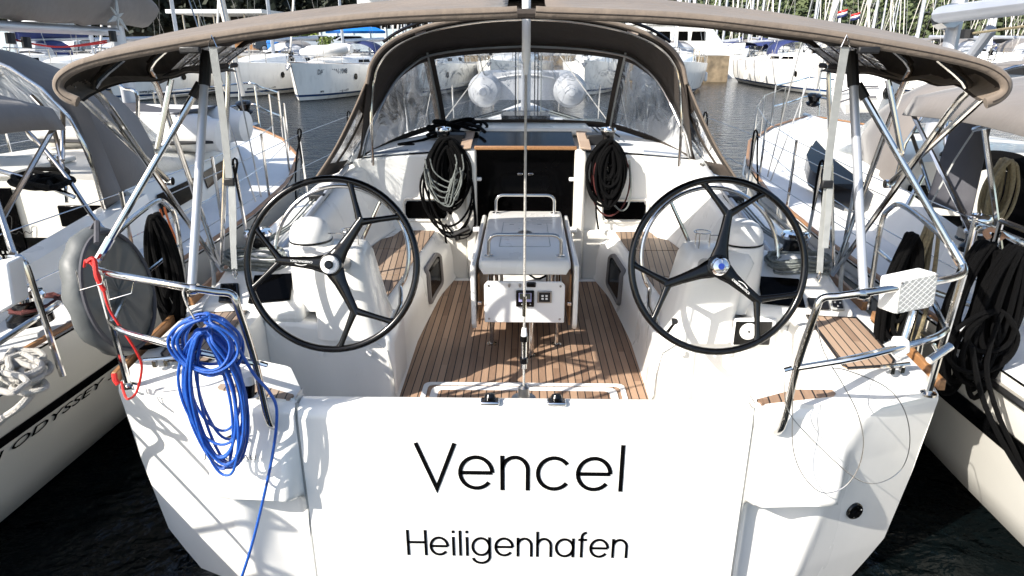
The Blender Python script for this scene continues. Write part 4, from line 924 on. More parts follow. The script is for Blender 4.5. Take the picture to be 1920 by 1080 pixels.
MB().tube([c+e1*.30+axb*.02, c+e1*.33+axb*.06, Vector((-1.86, 2.75, 1.78))], .012, 6).build('strap', 'canvas_slate', lb)
# black sheets on the rails
def hang(px, Y, w, h, n, m, label, r=.011, seed=1, group=None, name='rope_coil', bot=True):
    p = U(px[0], px[1], Y=Y); q = MB(); rnd = random.Random(seed)
    e = thing(name, label, 'rope', (p.x, Y, p.z), group)
    coil('loops', m, '', '', (p.x, Y, p.z-h), w, h, n, r, jit=.20, depth=.05, seed=seed, parent=e)
    coil('inner_loops', m, '', '', (p.x, Y+.01, p.z-h*.95), w*.45, h*.93, max(3, n*2//3), r, jit=.35, depth=.05, seed=seed+100, parent=e)
    return e
hang((290, 405), 3.4, .062, .30, 8, 'black_rope', 'black rope hank hanging on the port rail between the two boats', .013, 11)
hang((1712, 440), 3.15, .075, .33, 9, 'black_rope', 'black rope hank hanging from the starboard gate rail beside the white lattice box', .0105, 12)
hang((1748, 420), 3.55, .055, .34, 6, 'tan_rope', 'thin tan rope hank hanging on the neighbour rail behind the starboard rail', .008, 13)
p = Um(1748, 640, -1, Y=2.9)
mb = MB().tube([(-1.96, 3.1, 1.35), (-1.98, 3.0, 1.25), (-1.90, 2.95, 1.19), (-1.80, 3.02, 1.185), (-1.74, 3.2, 1.19), (-1.78, 3.3, 1.19)], .012, 8, smooth=5)
tag(mb.build('line', 'black_rope', None), 'black line end lying on the port side deck by the teak pad', 'line')
tag(MB().tube([U(300, 392, Y=4.3), U(312, 430, Y=4.25), U(328, 470, Y=4.2), U(345, 505, Y=4.15), U(338, 470, Y=4.2), U(318, 420, Y=4.25), U(308, 388, Y=4.3)], .007, 6, smooth=4).build('line', 'orange_line', None), 'knotted orange line tied to the neighbour rail beside the black rope hank', 'line')
# halyard tails bunched on the cabin bulkhead
bz_ = lambda u, v: U(u, v, Y=5.60)
g = thing('rope_bundle', 'big bundle of black and grey halyards hanging from the port cabin winch', 'rope', bz_(835, 300))
c = bz_(838, 318); coil('black_tails', 'black_rope', '', '', c, .15, .26, 13, .012, jit=.22, seed=21, parent=g, depth=.05); coil('inner_tails', 'black_rope', '', '', c+Vector((0, .01, .0)), .085, .20, 16, .013, jit=.35, seed=24, parent=g, depth=.05); coil('inner_tails', 'black_rope', '', '', c+Vector((.0, .01, .0)), .035, .19, 9, .014, jit=.6, seed=25, parent=g, depth=.04)
c = bz_(842, 360); coil('long_black_tail', 'black_rope', '', '', c, .20, .35, 3, .010, jit=.12, seed=22, parent=g, depth=.03)
rnd = random.Random(2)
for k in range(7):
    x0, x1 = 800+rnd.uniform(-6, 10), 868+rnd.uniform(-14, 4); y0 = 300+rnd.uniform(-8, 25); y1 = 340+6*k+rnd.uniform(-4, 4); yy = -.10-.008*k
    P = [bz_(x0, y0), bz_(x0+6, (y0+y1)/2), bz_(x0+22, y1-6), bz_(x0+40, y1), bz_(x1-12, y1-8-rnd.uniform(0, 10)), bz_(x1, y0+rnd.uniform(5, 25)), bz_(x1-3, y0-8)]
    if k in (2, 4, 5): P = P[:-1]+[bz_(x1-6, y1-14), bz_(x1-12, y1+4), bz_(x1-18, y1-4), bz_(x1-14, y1-18)]
    MB().tube([p+Vector((0, yy, 0)) for p in P], .0058, 7, smooth=5).build('grey_tail', 'grey_rope', g)
MB().tube([bz_(800, 300), bz_(795, 340), bz_(812, 390), bz_(832, 430), bz_(838, 470)], .010, 7, smooth=5).build('hanging_tail', 'black_rope', g)
MB().tube([bz_(868, 300), bz_(885, 340), bz_(889, 380), bz_(892, 420), bz_(880, 440)], .008, 7, smooth=5).build('hanging_tail', 'black_rope', g)
MB().tube([bz_(835, 420), bz_(855, 440), bz_(880, 438), bz_(888, 425)], .008, 7, smooth=5).build('hanging_tail', 'black_rope', g)
g = thing('rope_bundle', 'dark red and black halyards hanging from the starboard cabin winch', 'rope', bz_(1140, 300))
c = bz_(1140, 318); coil('black_tails', 'black_rope', '', '', c, .14, .24, 13, .012, jit=.22, seed=31, parent=g, depth=.05); coil('inner_tails', 'black_rope', '', '', c+Vector((0, -.01, .0)), .085, .20, 16, .013, jit=.35, seed=34, parent=g, depth=.06); coil('inner_tails', 'black_rope', '', '', c+Vector((0, -.01, .0)), .035, .19, 9, .014, jit=.6, seed=35, parent=g, depth=.05)
c = bz_(1142, 325); coil('dark_red_tails', 'dark_red_line', '', '', c+Vector((0, -.0, -.03)), .145, .27, 2, .007, jit=.18, seed=32, parent=g, depth=.03)
MB().tube([bz_(1180, 300), bz_(1183, 350), bz_(1178, 385), bz_(1165, 395), bz_(1152, 385)], .008, 7, smooth=5).build('hanging_tail', 'grey_rope', g)
MB().tube([bz_(1121, 330), bz_(1118, 370), bz_(1118, 400), bz_(1122, 430)], .008, 7, smooth=5).build('hanging_tail', 'black_rope', g)
# ropes heaped on the coachroof by the port winch
mb = MB(); rnd = random.Random(4)
for k in range(9):
    cx, cy = -.62+rnd.uniform(-.12, .12), 6.35+rnd.uniform(-.12, .12)
    mb.tube([(cx+.22*math.cos(a)*rnd.uniform(.8, 1.1), cy+.12*math.sin(a), 1.80+k*.011+.03*math.sin(a*2)) for a in [2*PI*q/12 for q in range(12)]], .014, 7, closed=True, smooth=2)
mb.tube([(-.55, 6.3, 1.90), (-.42, 6.15, 1.88), (-.36, 6.0, 1.86)], .016, 7, smooth=4)
mb.tube([(-.75, 6.3, 1.83), (-.95, 6.2, 1.76), (-1.15, 6.1, 1.735), (-1.0, 6.05, 1.74)], .014, 7, smooth=4)
tag(mb.build('rope_heap', 'black_rope', None), 'black ropes heaped on the cabin top left of the hatch', 'rope')
for s, nm in ((-1, 'port'), (1, 'starboard')):
    mb = MB(); rnd = random.Random(9+s)
    for k in range(8):
        rr = .10+.02*k % .11; cy = 3.78+rnd.uniform(-.03, .03)
        mb.tube([(s*(1.62+(.17+rnd.uniform(-.03, .03))*math.cos(a)), cy+(.10+rnd.uniform(-.02, .03))*math.sin(a), 1.345+k*.010+.012*math.sin(3*a)) for a in [2*PI*q/12 for q in range(12)]], .0085, 6, closed=True, smooth=2)
    tag(mb.build('sheet_coil', 'grey_rope', None), 'grey sheet coiled on the %s coaming below the winch' % nm, 'rope')
# handheld remote and its cord on the bulkhead
r = thing('remote_control', 'black handheld remote hanging in its bracket at the foot of the port bulkhead', 'remote', bz_(865, 450))
MB().tube([bz_(852, 440), bz_(880, 428)], .022, 10).build('handset', 'black_matt', r)
MB().tube([bz_(857, 442), bz_(858, 450)], .026, 8).build('bracket', 'black', r)
MB().tube([bz_(832, 422), bz_(845, 440), bz_(862, 448), bz_(882, 440), bz_(890, 415), bz_(886, 380)], .006, 6, smooth=5).build('cord', 'black_rope', r)
# white lattice box clamped on the starboard rail with its pole
bx = thing('antenna_box', 'white box with a diamond lattice face clamped to the starboard stern rail', 'box', U(1715, 590, Y=2.45))
c = [U(1686, 527, Y=2.42), U(1760, 511, Y=2.46), U(1745, 578, Y=2.46), U(1678, 590, Y=2.42)]
nb = (c[1]-c[0]).cross(c[3]-c[0]).normalized(); nb = nb if nb.y > 0 else -nb
MB().prism(c, nb*.075+Vector((-.02, 0, 0))).build('box_body', 'white_plastic', bx, bevel=.010, seg=3)
L = MB(); e1 = (c[1]-c[0]); e2 = (c[3]-c[0]); o0 = c[0]-nb*.002
MB().prism([o0+e1*.03+e2*.03, o0+e1*.97+e2*.03, o0+e1*.97+e2*.97, o0+e1*.03+e2*.97], -nb*.002).build('face_plate', 'webbing', bx)
for k in range(-6, 7):
    for sl in (1, -1):
        pts = []
        for t in (0, 1):
            pass
        # clip a diagonal to the unit square
        a = k/6.; P = []
        f = (lambda t: (t, (t*1.0-a) if sl > 0 else (1-t-a)))
        ts = [i/40 for i in range(41)]; seg = [f(t) for t in ts if .03 <= f(t)[1] <= .97 and .03 <= t <= .97]
        if len(seg) > 3: L.tube([o0+e1*seg[0][0]+e2*seg[0][1], o0+e1*seg[-1][0]+e2*seg[-1][1]], .0026, 5)
L.build('lattice', 'white_plastic', bx)
for t in [(.07, .07), (.93, .07), (.93, .93), (.07, .93)]: MB().lathe(o0+e1*t[0]+e2*t[1], [(.005, 0), (.004, .004)], 8, -nb).build('screw', 'steel_dull', bx)
MB().tube([U(1712, 582, Y=2.50), U(1690, 655, Y=2.46)], .014, 10).build('pole', 'steel', bx)
mb = MB(); a = U(1688, 648, Y=2.45); mb.prism([a+Vector((-.022, -.02, .030)), a+Vector((.022, -.02, .030)), a+Vector((.035, -.02, -.02)), a+Vector((.0, -.02, -.05)), a+Vector((-.035, -.02, -.03))], (0, .05, 0)); mb.build('clamp', 'white_plastic', bx, bevel=.006)
# grab tube hooked below the starboard rail
t = thing('rod_holder', 'short polished tube fixed under the lower starboard stern rail', 'rod holder', U(1765, 660, Y=2.5))
MB().tube([U(1742, 676, Y=2.42), U(1782, 649, Y=2.46)], .017, 12).build('tube', 'steel', t)
MB().tube([U(1750, 645, Y=2.46), U(1760, 662, Y=2.45)], .008, 8).build('bracket', 'mirror', t)
# thin wire loops hanging over the starboard quarter
wl = MB(); pts = [U(1472, 700, Y=2.46), U(1474, 760, Y=2.44), U(1500, 800, Y=2.42), U(1560, 860, Y=2.42), U(1610, 900, Y=2.43), U(1650, 905, Y=2.46), U(1690, 880, Y=2.50), U(1706, 830, Y=2.50), U(1696, 770, Y=2.50), U(1660, 725, Y=2.48), U(1590, 695, Y=2.44), U(1560, 690, Y=2.46)]
wl.tube(pts, .0022, 5, smooth=6)
wl.tube([U(1487, 700, Y=2.46), U(1486, 770, Y=2.44), U(1487, 840, Y=2.43), U(1505, 890, Y=2.42), U(1540, 923, Y=2.42), U(1580, 915, Y=2.42), U(1608, 880, Y=2.42), U(1619, 830, Y=2.43), U(1608, 775, Y=2.44), U(1580, 720, Y=2.45), U(1545, 660, Y=2.47), U(1530, 600, Y=2.47)], .0022, 5, smooth=6)
tag(wl.build('wire_loops', 'steel_dull', None), 'thin loose wire loops hanging over the starboard quarter of the transom', 'wire')
# small stern lamp on the port rail
lp = thing('rescue_light', 'small black and white rescue light clipped behind the port stern rail', 'light', U(465, 725, Y=2.5))
MB().tube([U(463, 703, Y=2.53), U(465, 720, Y=2.53)], .030, 14).build('lens_cap', 'white_plastic', lp)
MB().tube([U(465, 718, Y=2.53), U(466, 742, Y=2.53)], [.031, .026], 14).build('lamp_body', 'black', lp)
MB().tube([U(447, 712, Y=2.53), U(451, 742, Y=2.53), U(482, 742, Y=2.53), U(486, 712, Y=2.53)], .006, 6, smooth=4).build('bracket', 'white_plastic', lp)
MB().tube([U(481, 738, Y=2.55), U(483, 748, Y=2.6)], .008, 6).build('ring', 'black', lp)
# upturned dinghy on the foredeck
dg = thing('dinghy', 'grey inflatable dinghy lying upside down on the foredeck ahead of the mast', 'dinghy', (0, 11, 1.6))
for s in (1, -1):
    x = s*.64+.02; MB().tube([(x, 9.95, 1.93), (x, 10.03, 1.93), (x, 10.22, 1.93), (x, 10.4, 1.93), (x, 11.8, 1.92), (x*.7, 12.4, 1.9), (0, 12.7, 1.9)], [.04, .10, .20, .25, .25, .24, .22], 20, smooth=4).build('tube', 'pvc_grey', dg)
    MB().lathe((x, 9.96, 1.93), [(.06, 0), (.05, .05), (.02, .06)], 16, (0, -1, 0)).build('end_cone', 'pvc_grey', dg)
MB().sheet(lambda u, v: ((-.64+1.28*v), 10.5+1.8*u, 2.05+.10*math.sin(PI*v)), 6, 8).build('floor', 'pvc_white', dg, solid=.02)
MB().box((0, 10.55, 1.98), (1.0, .04, .40)).build('stern_board', 'pvc_grey', dg)
# black fender lines on the lifelines
for s, nm in ((-1, 'port'), (1, 'starboard')):
    for i, y in enumerate((4.55, 5.9, 7.1)):
        x = s*(hw(y)-.04); mb = MB(); zt = dz(y)+.66
        mb.tube([(x, y, zt-.35), (x-.012, y-.02, zt), (x+.02, y-.02, zt+.01), (x+.05*s, y, zt-.2), (x+.10*s, y+.02, zt-.5), (x+.12*s, y, zt-.95)], .008, 6, smooth=4)
        tag(mb.build('fender_line', 'black_rope', None), 'black fender line looped over the %s %s stanchion' % (['aftermost', 'second', 'third'][i], nm), 'line')
# ================================================================== THE TWO NEIGHBOURS AND THE OTHER YACHTS
def yacht(label, loc, ang, L=11., B=3.7, fb=1.15, detail=2, stripe='navy_paint', hullm='gelcoat', canvas='canvas_grey', name='moored_yacht', dodger=True, bimini=True, mast=True, boom=True, cover=None, group=None, lean=0., mh=14., fenders=0, mt=.56, dh=1.0, bim0=.01):
    """local frame: y from the transom (0) to the bow (L), z = 0 is the water"""
    e = thing(name, label, 'sailing yacht', (0, 0, 0), group)
    w = lambda t: B/2*interp([(0, .80), (.12, .88), (.3, .97), (.45, 1), (.6, .95), (.75, .78), (.88, .47), (.96, .18), (1, .008)], t)
    sh = lambda t: fb*(1+.22*t*t)
    rows = [(1.0, 1.0, 0), (1.0, .93, 1), (.985, .78, 2), (.97, .70, 2), (.92, .38, 3), (.86, .20, 4), (.80, .13, 4), (.70, .02, 5), (.45, -.3, 6)]
    nt = 24 if detail > 1 else 12
    ts = [i/nt for i in range(nt+1)]
    def ring(t, s):
        return [(s*w(t)*a+ (0), t*L-(.0 if t < .9 else (t-.9)*10*(1-b)*.35*fb)+(1-t)*(1-b)*-.0, sh(t)*b if b > .2 else fb*b) for a, b, _ in rows]
    def band(i0, i1):
        mb = MB()
        for s in (1, -1): mb.loft([ring(t, s)[i0:i1+1] for t in ts])
        r = ring(0, 1)[i0:i1+1]; mb.add(r+[(-p[0], p[1], p[2]) for p in r[::-1]], [tuple(range(2*len(r)))])
        return mb
    band(0, 5 if stripe else 7).build('hull', hullm, e, ang=40)
    if stripe:
        band(5, 6).build('waterline_stripe', stripe, e); band(6, 7).build('boot_top', hullm, e)
    band(7, 8).build('underbody', 'antifoul', e)
    if detail > 1:
        mb = MB()
        for s in (1, -1): mb.loft([ring(t, s)[2:4] for t in ts if .02 < t < .93])
        for s in (1, -1): MB().tube([(s*(w(t)-.02), t*L, sh(t)+.03) for t in ts if t > .12], .022, 6, flat=.6).build('toe_rail', 'wood', e)
    # deck
    def cw(t): return w(t)-.02
    cy0, cy1 = .07*L, .38*L; mb = MB(); tt = sorted(set([i/40 for i in range(41)]+[.07, .38]))
    for s in (1, -1): mb.loft([[(s*(0 if (t > .38 or t < .07) else w(t)*.62), t*L, sh(t)+.02+(.05 if t > .38 else 0)), (s*w(t)*.8, t*L, sh(t)+.02), (s*cw(t), t*L, sh(t))] for t in tt])
    mb.build('deck', 'nonskid' if detail > 1 else hullm, e, ang=60)
    # coamings, cockpit well, benches
    if detail > 1:
        for s in (1, -1):
            mb = MB(); mb.loft([[(s*w(t)*.74, t*L, sh(t)+.01), (s*w(t)*.70, t*L, sh(t)+h), (s*w(t)*.60, t*L, sh(t)+h), (s*w(t)*.56, t*L, sh(t)-.08), (s*w(t)*.26, t*L, sh(t)-.08), (s*w(t)*.24, t*L, sh(t)-.5), (0, t*L, sh(t)-.5)] for t, h in [(.075, .12), (.15, .16), (.25, .24), (.35, .33), (.385, .36)]])
            mb.build('coaming', 'gelcoat', e, ang=45)
            MB().prism([(s*w(.12)*.54, .10*L, sh(.1)-.075), (s*w(.12)*.28, .10*L, sh(.1)-.075), (s*w(.33)*.28, .36*L, sh(.3)-.06), (s*w(.33)*.54, .36*L, sh(.3)-.06)], (0, 0, .012)).build('seat_teak', 'teak_quarter_left', e, smooth=False)
            wc = Vector((s*w(.22)*.66, .22*L, sh(.22)+.20)); winch(wc, e, .075, .15)
            wc = Vector((s*w(.36)*.30, .40*L, sh(.4)+.50)); winch(wc, e, .06, .13)
    # coachroof
    H = .42 if detail > 1 else .5; rr = []
    for t, a, h in [(.38, .70, H+.05), (.5, .68, H), (.62, .62, H*.85), (.72, .55, H*.6), (.80, .42, .12), (.83, .30, .02)]:
        W = w(t)*a; z = sh(t)+.02
        rr.append([(-W, t*L, z), (-W*.93, t*L, z+h*.75), (-W*.80, t*L, z+h*.95), (0, t*L, z+h*1.1), (W*.80, t*L, z+h*.95), (W*.93, t*L, z+h*.75), (W, t*L, z)])
    mb = MB(); mb.loft(rr); mb.add(rr[0], [tuple(range(7))]); cr = mb.build('coachroof', 'gelcoat' if hullm != 'hull_old_shaded' else 'gelcoat_cream', e, ang=50)
    for s in (1, -1):
        for t0, t1 in ([(.41, .50), (.52, .61)] if detail > 1 else [(.42, .6)]):
            pts = []
            for t, f in [(t0, .30), (t1, .30), (t1-.004, .78), (t0+.004, .78)]:
                a = interp([(.38, .70), (.5, .68), (.62, .62)], t); hh = interp([(.38, H+.05), (.5, H), (.62, H*.85)], t)
                pts.append(Vector((s*(w(t)*a*(1-.07*f/1)+.006), t*L, sh(t)+.02+hh*.75*f)))
            MB().prism(pts, (s*.006, 0, .002)).build('cabin_window', 'acrylic', cr, smooth=False)
    if detail > 1:
        y = .38*L-.012; MB().prism([(-.30, y, sh(.38)-.45), (.30, y, sh(.38)-.45), (.28, y, sh(.38)+.42), (-.28, y, sh(.38)+.42)], (0, -.02, 0)).build('companionway', 'acrylic', cr)
        for s in (1, -1): MB().box((s*.78, y-.01, sh(.38)+.20), (.34, .02, .17)).build('port_window', 'acrylic', cr, bevel=.02)
        MB().box((0, .42*L, sh(.4)+H+.10), (.66, .8, .04)).build('sliding_hatch', 'gelcoat', cr, bevel=.01)
        for t in (.60, .78): MB().box((0, t*L, sh(t)+(.42 if t < .7 else .12)), (.5, .5, .04)).build('deck_hatch', 'acrylic', cr, bevel=.01)
    # rails
    if detail > 0:
        r = .0125 if detail > 1 else .02; mb = MB()
        for s in (1, -1):
            tsn = [.14, .27, .40, .53, .66, .79, .9] if detail > 1 else [.2, .5, .8]
            for t in tsn: MB() ; mb.tube([(s*(w(t)-.06), t*L, sh(t)), (s*(w(t)-.06), t*L, sh(t)+.62)], r, 6)
            for h in (.61, .32): mb.tube([(s*(w(t)-.06), t*L, sh(t)+h) for t in [.03]+tsn+[.97]], .0035 if detail > 1 else .008, 5)
        mb.build('lifeline', 'steel', e)
        mb = MB()
        for h in (.66, .34) if detail > 1 else (.66,):
            mb.tube([(-w(.88), .88*L, sh(.88)+h), (-w(.96)-.03, .96*L, sh(.95)+h), (-.10, L+.10, sh(1)+h), (.10, L+.10, sh(1)+h), (w(.96)+.03, .96*L, sh(.95)+h), (w(.88), .88*L, sh(.88)+h)], r*1.1, 8, smooth=3)
        for s in (1, -1): mb.tube([(s*.16, L-.02, sh(1)), (s*.12, L+.08, sh(1)+.66)], r*1.1, 6); mb.tube([(s*w(.88), .88*L, sh(.88)), (s*w(.88), .88*L, sh(.88)+.66)], r*1.1, 6)
        mb.build('pulpit', 'steel', e)
        mb = MB()
        for h in (.66, .34) if detail > 1 else (.66,):
            for s in (1, -1): mb.tube([(s*(w(.12)-.05), .12*L, sh(.1)+h), (s*(w(.0)-.03), .10, sh(0)+h), (s*(w(0)-.15), .02, sh(0)+h), (s*.45, .0, sh(0)+h), (s*.42, 0, sh(0)+.02)], r*1.15, 8, smooth=3)
        for s in (1, -1):
            for q in [(w(.12)-.05, .12*L), (w(0)-.04, .08)]: mb.tube([(s*q[0], q[1], sh(0)), (s*q[0], q[1], sh(0)+.66)], r*1.15, 8)
        mb.build('pushpit', 'steel', e)
        MB().tube([(0, L-.3, sh(1)+.02), (0, L+.22, sh(1)+.03)], .05, 8, flat=.6).build('bow_roller', 'steel_dull', e)
        an = MB(); an.tube([(0, L+.16, sh(1)+.02), (0, L+.30, sh(1)-.25)], .022, 6); an.prism([(-.16, L+.14, sh(1)-.12), (.16, L+.14, sh(1)-.12), (0, L+.38, sh(1)-.34)], (0, .02, .03)); an.build('anchor', 'steel_dull', e)
    for k in range(fenders):
        s = 1 if k % 2 else -1; t = .3+.2*(k//2); f = MB(); x = s*(w(t)+.13); f.tube([(x, t*L, .35), (x, t*L, .42), (x, t*L, .85), (x, t*L, .92)], [.05, .12, .12, .05], 10)
        f.tube([(x, t*L, .92), (s*w(t), t*L, sh(t)+.3)], .012, 5); f.build('fender', 'white_plastic', e)
    # mast, boom, stays
    my = mt*L
    if mast:
        mz = sh(.56)+.4; nm = 12 if detail > 1 else 6
        m_ = MB().tube([(0, my, mz-.05), (0, my-.02*mh*.3, mz+mh)], .10 if detail > 1 else .13, nm, flat=.65).build('mast', 'alu', e)
        st = MB(); rs = .007 if detail > 1 else (.011 if detail > 0 else .008)
        top = Vector((0, my-.02*mh*.3, mz+mh))
        for s in (1, -1):
            st.tube([(s*w(.52)*.92, .53*L, sh(.52)), (s*.9, my-.2, mz+mh*.45), top], rs, 4)
            st.tube([(s*w(.50)*.92, .51*L, sh(.52)), (0, my-.05, mz+mh*.44)], rs, 4)
        st.tube([(0, .02*L, fb), top], rs, 4)
        st.build('shroud', 'steel_dull', m_)
        MB().tube([(-.9, my-.2, mz+mh*.45), (.9, my-.2, mz+mh*.45)], .03, 6).build('spreader', 'alu', m_)
        fs = MB().tube([(0, L-.15, sh(1)+.5), (0, my+(L-my)*.5, mz+mh*.5), top], [.045, .085, .03], 8).build('furled_jib', 'furled', m_)
        MB().lathe((0, L-.12, sh(1)+.22), [(.09, 0), (.12, .03), (.07, .06), (.12, .18), (.05, .2)], 12, (0, -.3, 1)).build('furler_drum', 'black', fs)
    if boom:
        bz0 = sh(.5)+H+.75
        bo = MB().tube([(0, my-.12, bz0), (0, .12*L, bz0+.12)], .10, 10, flat=1.2).build('boom', 'alu', e)
        if cover: MB().tube([(0, my-.1, bz0+.28), (0, my-1.5, bz0+.30), (0, .13*L, bz0+.25)], [.26, .24, .13], 12, flat=1.1).build('sail_cover', cover, bo)
    if dodger:
        rr = []; W = w(.4)*.62
        for y, h, kk in [(.50*L, .42, 1), (.45*L, .86, .97), (.40*L, .98, 1.0), (.345*L, 1.0, 1.02)]:
            z0 = sh(.4)+H*.55; rr.append([(W*kk*math.cos(a)*(1 if 0 else 1), y, z0+h*dh*math.sin(a)**.6*(1) if math.sin(a) > 0 else z0) for a in [PI*i/14 for i in range(15)]])
        d = MB().loft(rr[1:]).build('dodger', canvas, e, solid=.01 if detail > 1 else 0, ang=60)
        MB().loft(rr[:2]).build('dodger_window', 'vinyl' if detail > 1 else 'pvc_grey', d)
        if detail > 1:
            MB().tube(rr[-1], .013, 8).build('dodger_bow', 'steel', d)
    if bimini:
        W = w(.15)*(.95 if detail > 2 else .85); z0 = sh(.1)+1.35; rr = []
        for i in range(9):
            y = bim0*L+((.25-bim0)*L)*i/8; rr.append([(W*k, y, z0-.22*abs(k)**2.2+.04*math.sin(PI*i/8)-(.10 if abs(k) > .97 else 0)) for k in [-1, -.97, -.8, -.5, -.2, 0, .2, .5, .8, .97, 1]])
        bb = MB().loft(rr).build('bimini', canvas, e, solid=.01 if detail > 1 else 0, ang=60)
        for s in (1, -1):
            mb = MB()
            for y in (max(.015, bim0)*L, .16*L, .245*L): mb.tube([(s*w(.12)*.78, .15*L, sh(.1)+.1), (s*W*.98, y, z0-.30)], .014 if detail > 1 else .03, 6)
            mb.build('bimini_frame', 'steel', bb)
    e.location = loc; e.rotation_euler = (0, lean, ang); LOCALS.append(e)
    return e
def local(e, p):
    return Matrix.Rotation(e.rotation_euler.z, 4, 'Z').inverted() @ (Vector(p)-Vector(e.location))
L_ = yacht('white yacht on the left with a star on its brown sail cover', (-4.15, 1.5, 0), .022, L=9.2, B=3.7, fb=1.10, detail=3, stripe=None, hullm='hull_old_shaded', canvas='canvas_grey', name='neighbour_yacht', bimini=True, boom=False, mh=13, mt=.64, dh=1.24, bim0=.14)
R_ = yacht('white yacht on the right with a bare grey boom', (3.85, 1.8, 0), -.108, L=10.4, B=3.9, fb=1.12, detail=3, stripe=None, hullm='hull_old_shaded', canvas='canvas_grey', name='neighbour_yacht', bimini=True, boom=False, mh=15, dh=1.1, bim0=.06)  # shade on the hull side is put into the darker hull colour
def onto(e, P): return [local(e, p) for p in P]
def addp(e, mb, name, m, **k):
    return mb.build(name, m, e, **k)
# --- left neighbour: boom, packed sail with the star, dark stripe with lettering, bulkhead signature, tubes, dinghy
bm_ = MB().tube(onto(L_, [(-4.25, 7.30, 2.705), (-4.18, 2.6, 2.77)]), .056, 14, flat=.75).build('boom', 'alu', L_)
rings = []
for i in range(41):
    y = 7.72-5.2*i/40; h = .62 if i > 2 else .62*(.55+.15*i); ring = []
    for k in range(22):
        a = 2*PI*k/22; rr = Vector((math.cos(a)*.23, 0, math.sin(a)*h/2))
        q = .035*noise.noise(Vector((math.cos(a)*1.5, y*2.2+math.sin(a)*1.8, 0)))+.02*noise.noise(Vector((y*5, math.sin(a)*5, 3)))
        ring.append(Vector((-4.22, y, 2.765+(7.3-y)*.012+h/2))+rr*(1+q/.22))
    rings.append(onto(L_, ring))
cov = MB().loft(rings, closed=True, cap=True).build('sail_cover', 'canvas_grey', L_, ang=80)
c = U(219, 31, X=-3.975); mb = MB(); star(mb, Vector(local(L_, c)), .20, Vector((0, 1, 0)), Vector((0, 0, 1)), Vector((1, 0, 0)), .012); mb.build('star_emblem', 'webbing', cov)
for k, (a, b) in enumerate([((20, 75), (215, 85)), ((25, 72), (200, 90))]):
    MB().tube(onto(L_, [U(20, 72, X=-4.15), U(60, 82, X=-4.15), U(120, 88, X=-4.15), U(200, 76+4*k, X=-4.15)]), .008, 6, smooth=4).build('reef_line', 'red_line', bm_)
for u, v in ((18, 76), (48, 84), (210, 72)): MB().tube(onto(L_, [U(u, v-14, X=-4.1), U(u+3, v+6, X=-4.1)]), .035, 8).build('block', 'black_matt', bm_)
# hull stripe with the lettering
def hullpt(e, t, z, L, off=.006, B=3.7, fb=1.1):
    W = B/2*interp([(0, .80), (.12, .88), (.3, .97), (.45, 1), (.6, .95), (.75, .78), (.88, .47), (.96, .18), (1, .008)], t)
    k = interp([(.02, .80), (.13, .86), (.20, .92), (.38, .97), (.70, .985), (.93, 1), (1, 1)][0:7], z/(fb*(1+.22*t*t)))
    k = interp([(.02, .70), (.13, .80), (.20, .86), (.38, .92), (.70, .97), (.78, .985), (.93, 1)], z/(fb*(1+.22*t*t)))
    return Vector((W*k+off, t*L, z))
mb = MB(); rr = []
for i in range(31):
    t = .02+.94*i/30; z = .72+.14*t; hgt = .028*(1 if i > 0 else .3)
    rr.append([hullpt(L_, t, z+hgt, 9.2, .003), hullpt(L_, t, z+hgt, 9.2, .009), hullpt(L_, t, z-hgt, 9.2, .009), hullpt(L_, t, z-hgt, 9.2, .003)])
mb.loft(rr, closed=True, cap=True).build('hull_stripe', 'black', L_)
p0 = hullpt(L_, .10, .635, 9.2, .016); p1 = hullpt(L_, .25, .655, 9.2, .016)
text('lettering', 'SUN ODYSSEY 3', .058, 'black', L_, p0+Vector((0, 0, .01)), p1-p0, (.12, 0, 1), .001, italic=.3, width=1.20)
mb = MB(); rr = []
for i in range(25):
    t = .05+.9*i/24; p = hullpt(R_, t, .93, 10.4, 0, 3.9, 1.12); hh = .06
    rr.append([Vector((-(hullpt(R_, t, .80+h, 10.4, o, 3.9, 1.12).x), t*10.4, .80+h)) for h, o in ((hh, .003), (hh, .010), (-hh, .010), (-hh, .003))])
mb.loft(rr, closed=True, cap=True).build('hull_stripe', 'black', R_)
mb = MB(); mb.tube([Vector((-hullpt(R_, .02+.9*i/20, 1.08, 10.4, .02, 3.9, 1.12).x, (.02+.9*i/20)*10.4, 1.06)) for i in range(21)], .022, 6).build('rubbing_strake', 'steel_dull', R_)
mb = MB(); mb.tube([hullpt(L_, .03+.12*i/6, 1.02, 9.2, .02) for i in range(7)], .016, 6).build('rubbing_strake', 'steel', L_)
# signature and small print on the left bulkhead
q = local(L_, U(-12, 462, Y=4.95)); 
sg = MB().tube([q+Vector((a*.36, -.03, b*.26)) for a, b in [(.0, .0), (.06, .25), (.14, .75), (.18, .95), (.14, .6), (.10, .2), (.02, .05), (.10, .35), (.22, .45), (.30, .40), (.34, .5), (.44, .42), (.50, .9), (.62, .95), (.56, .6), (.48, .5), (.62, .42), (.70, .5), (.78, .42), (.84, .5), (.92, .44), (1.0, .5)]], .0028, 5, smooth=4).build('signature', 'black_matt', L_)
for k, w in enumerate((.28, .12, .30)): text('small_print', ['photography / official charter', 'adriatic', 'charter  sailing  adventures'][k] if 0 else 'lllll lll lllll ll'[:8+3*k], .03, 'webbing', L_, q+Vector((.03 if k != 1 else .09, -.03, -.05-.035*k)), (1, 0, 0), (0, 0, 1), .001, width=w)
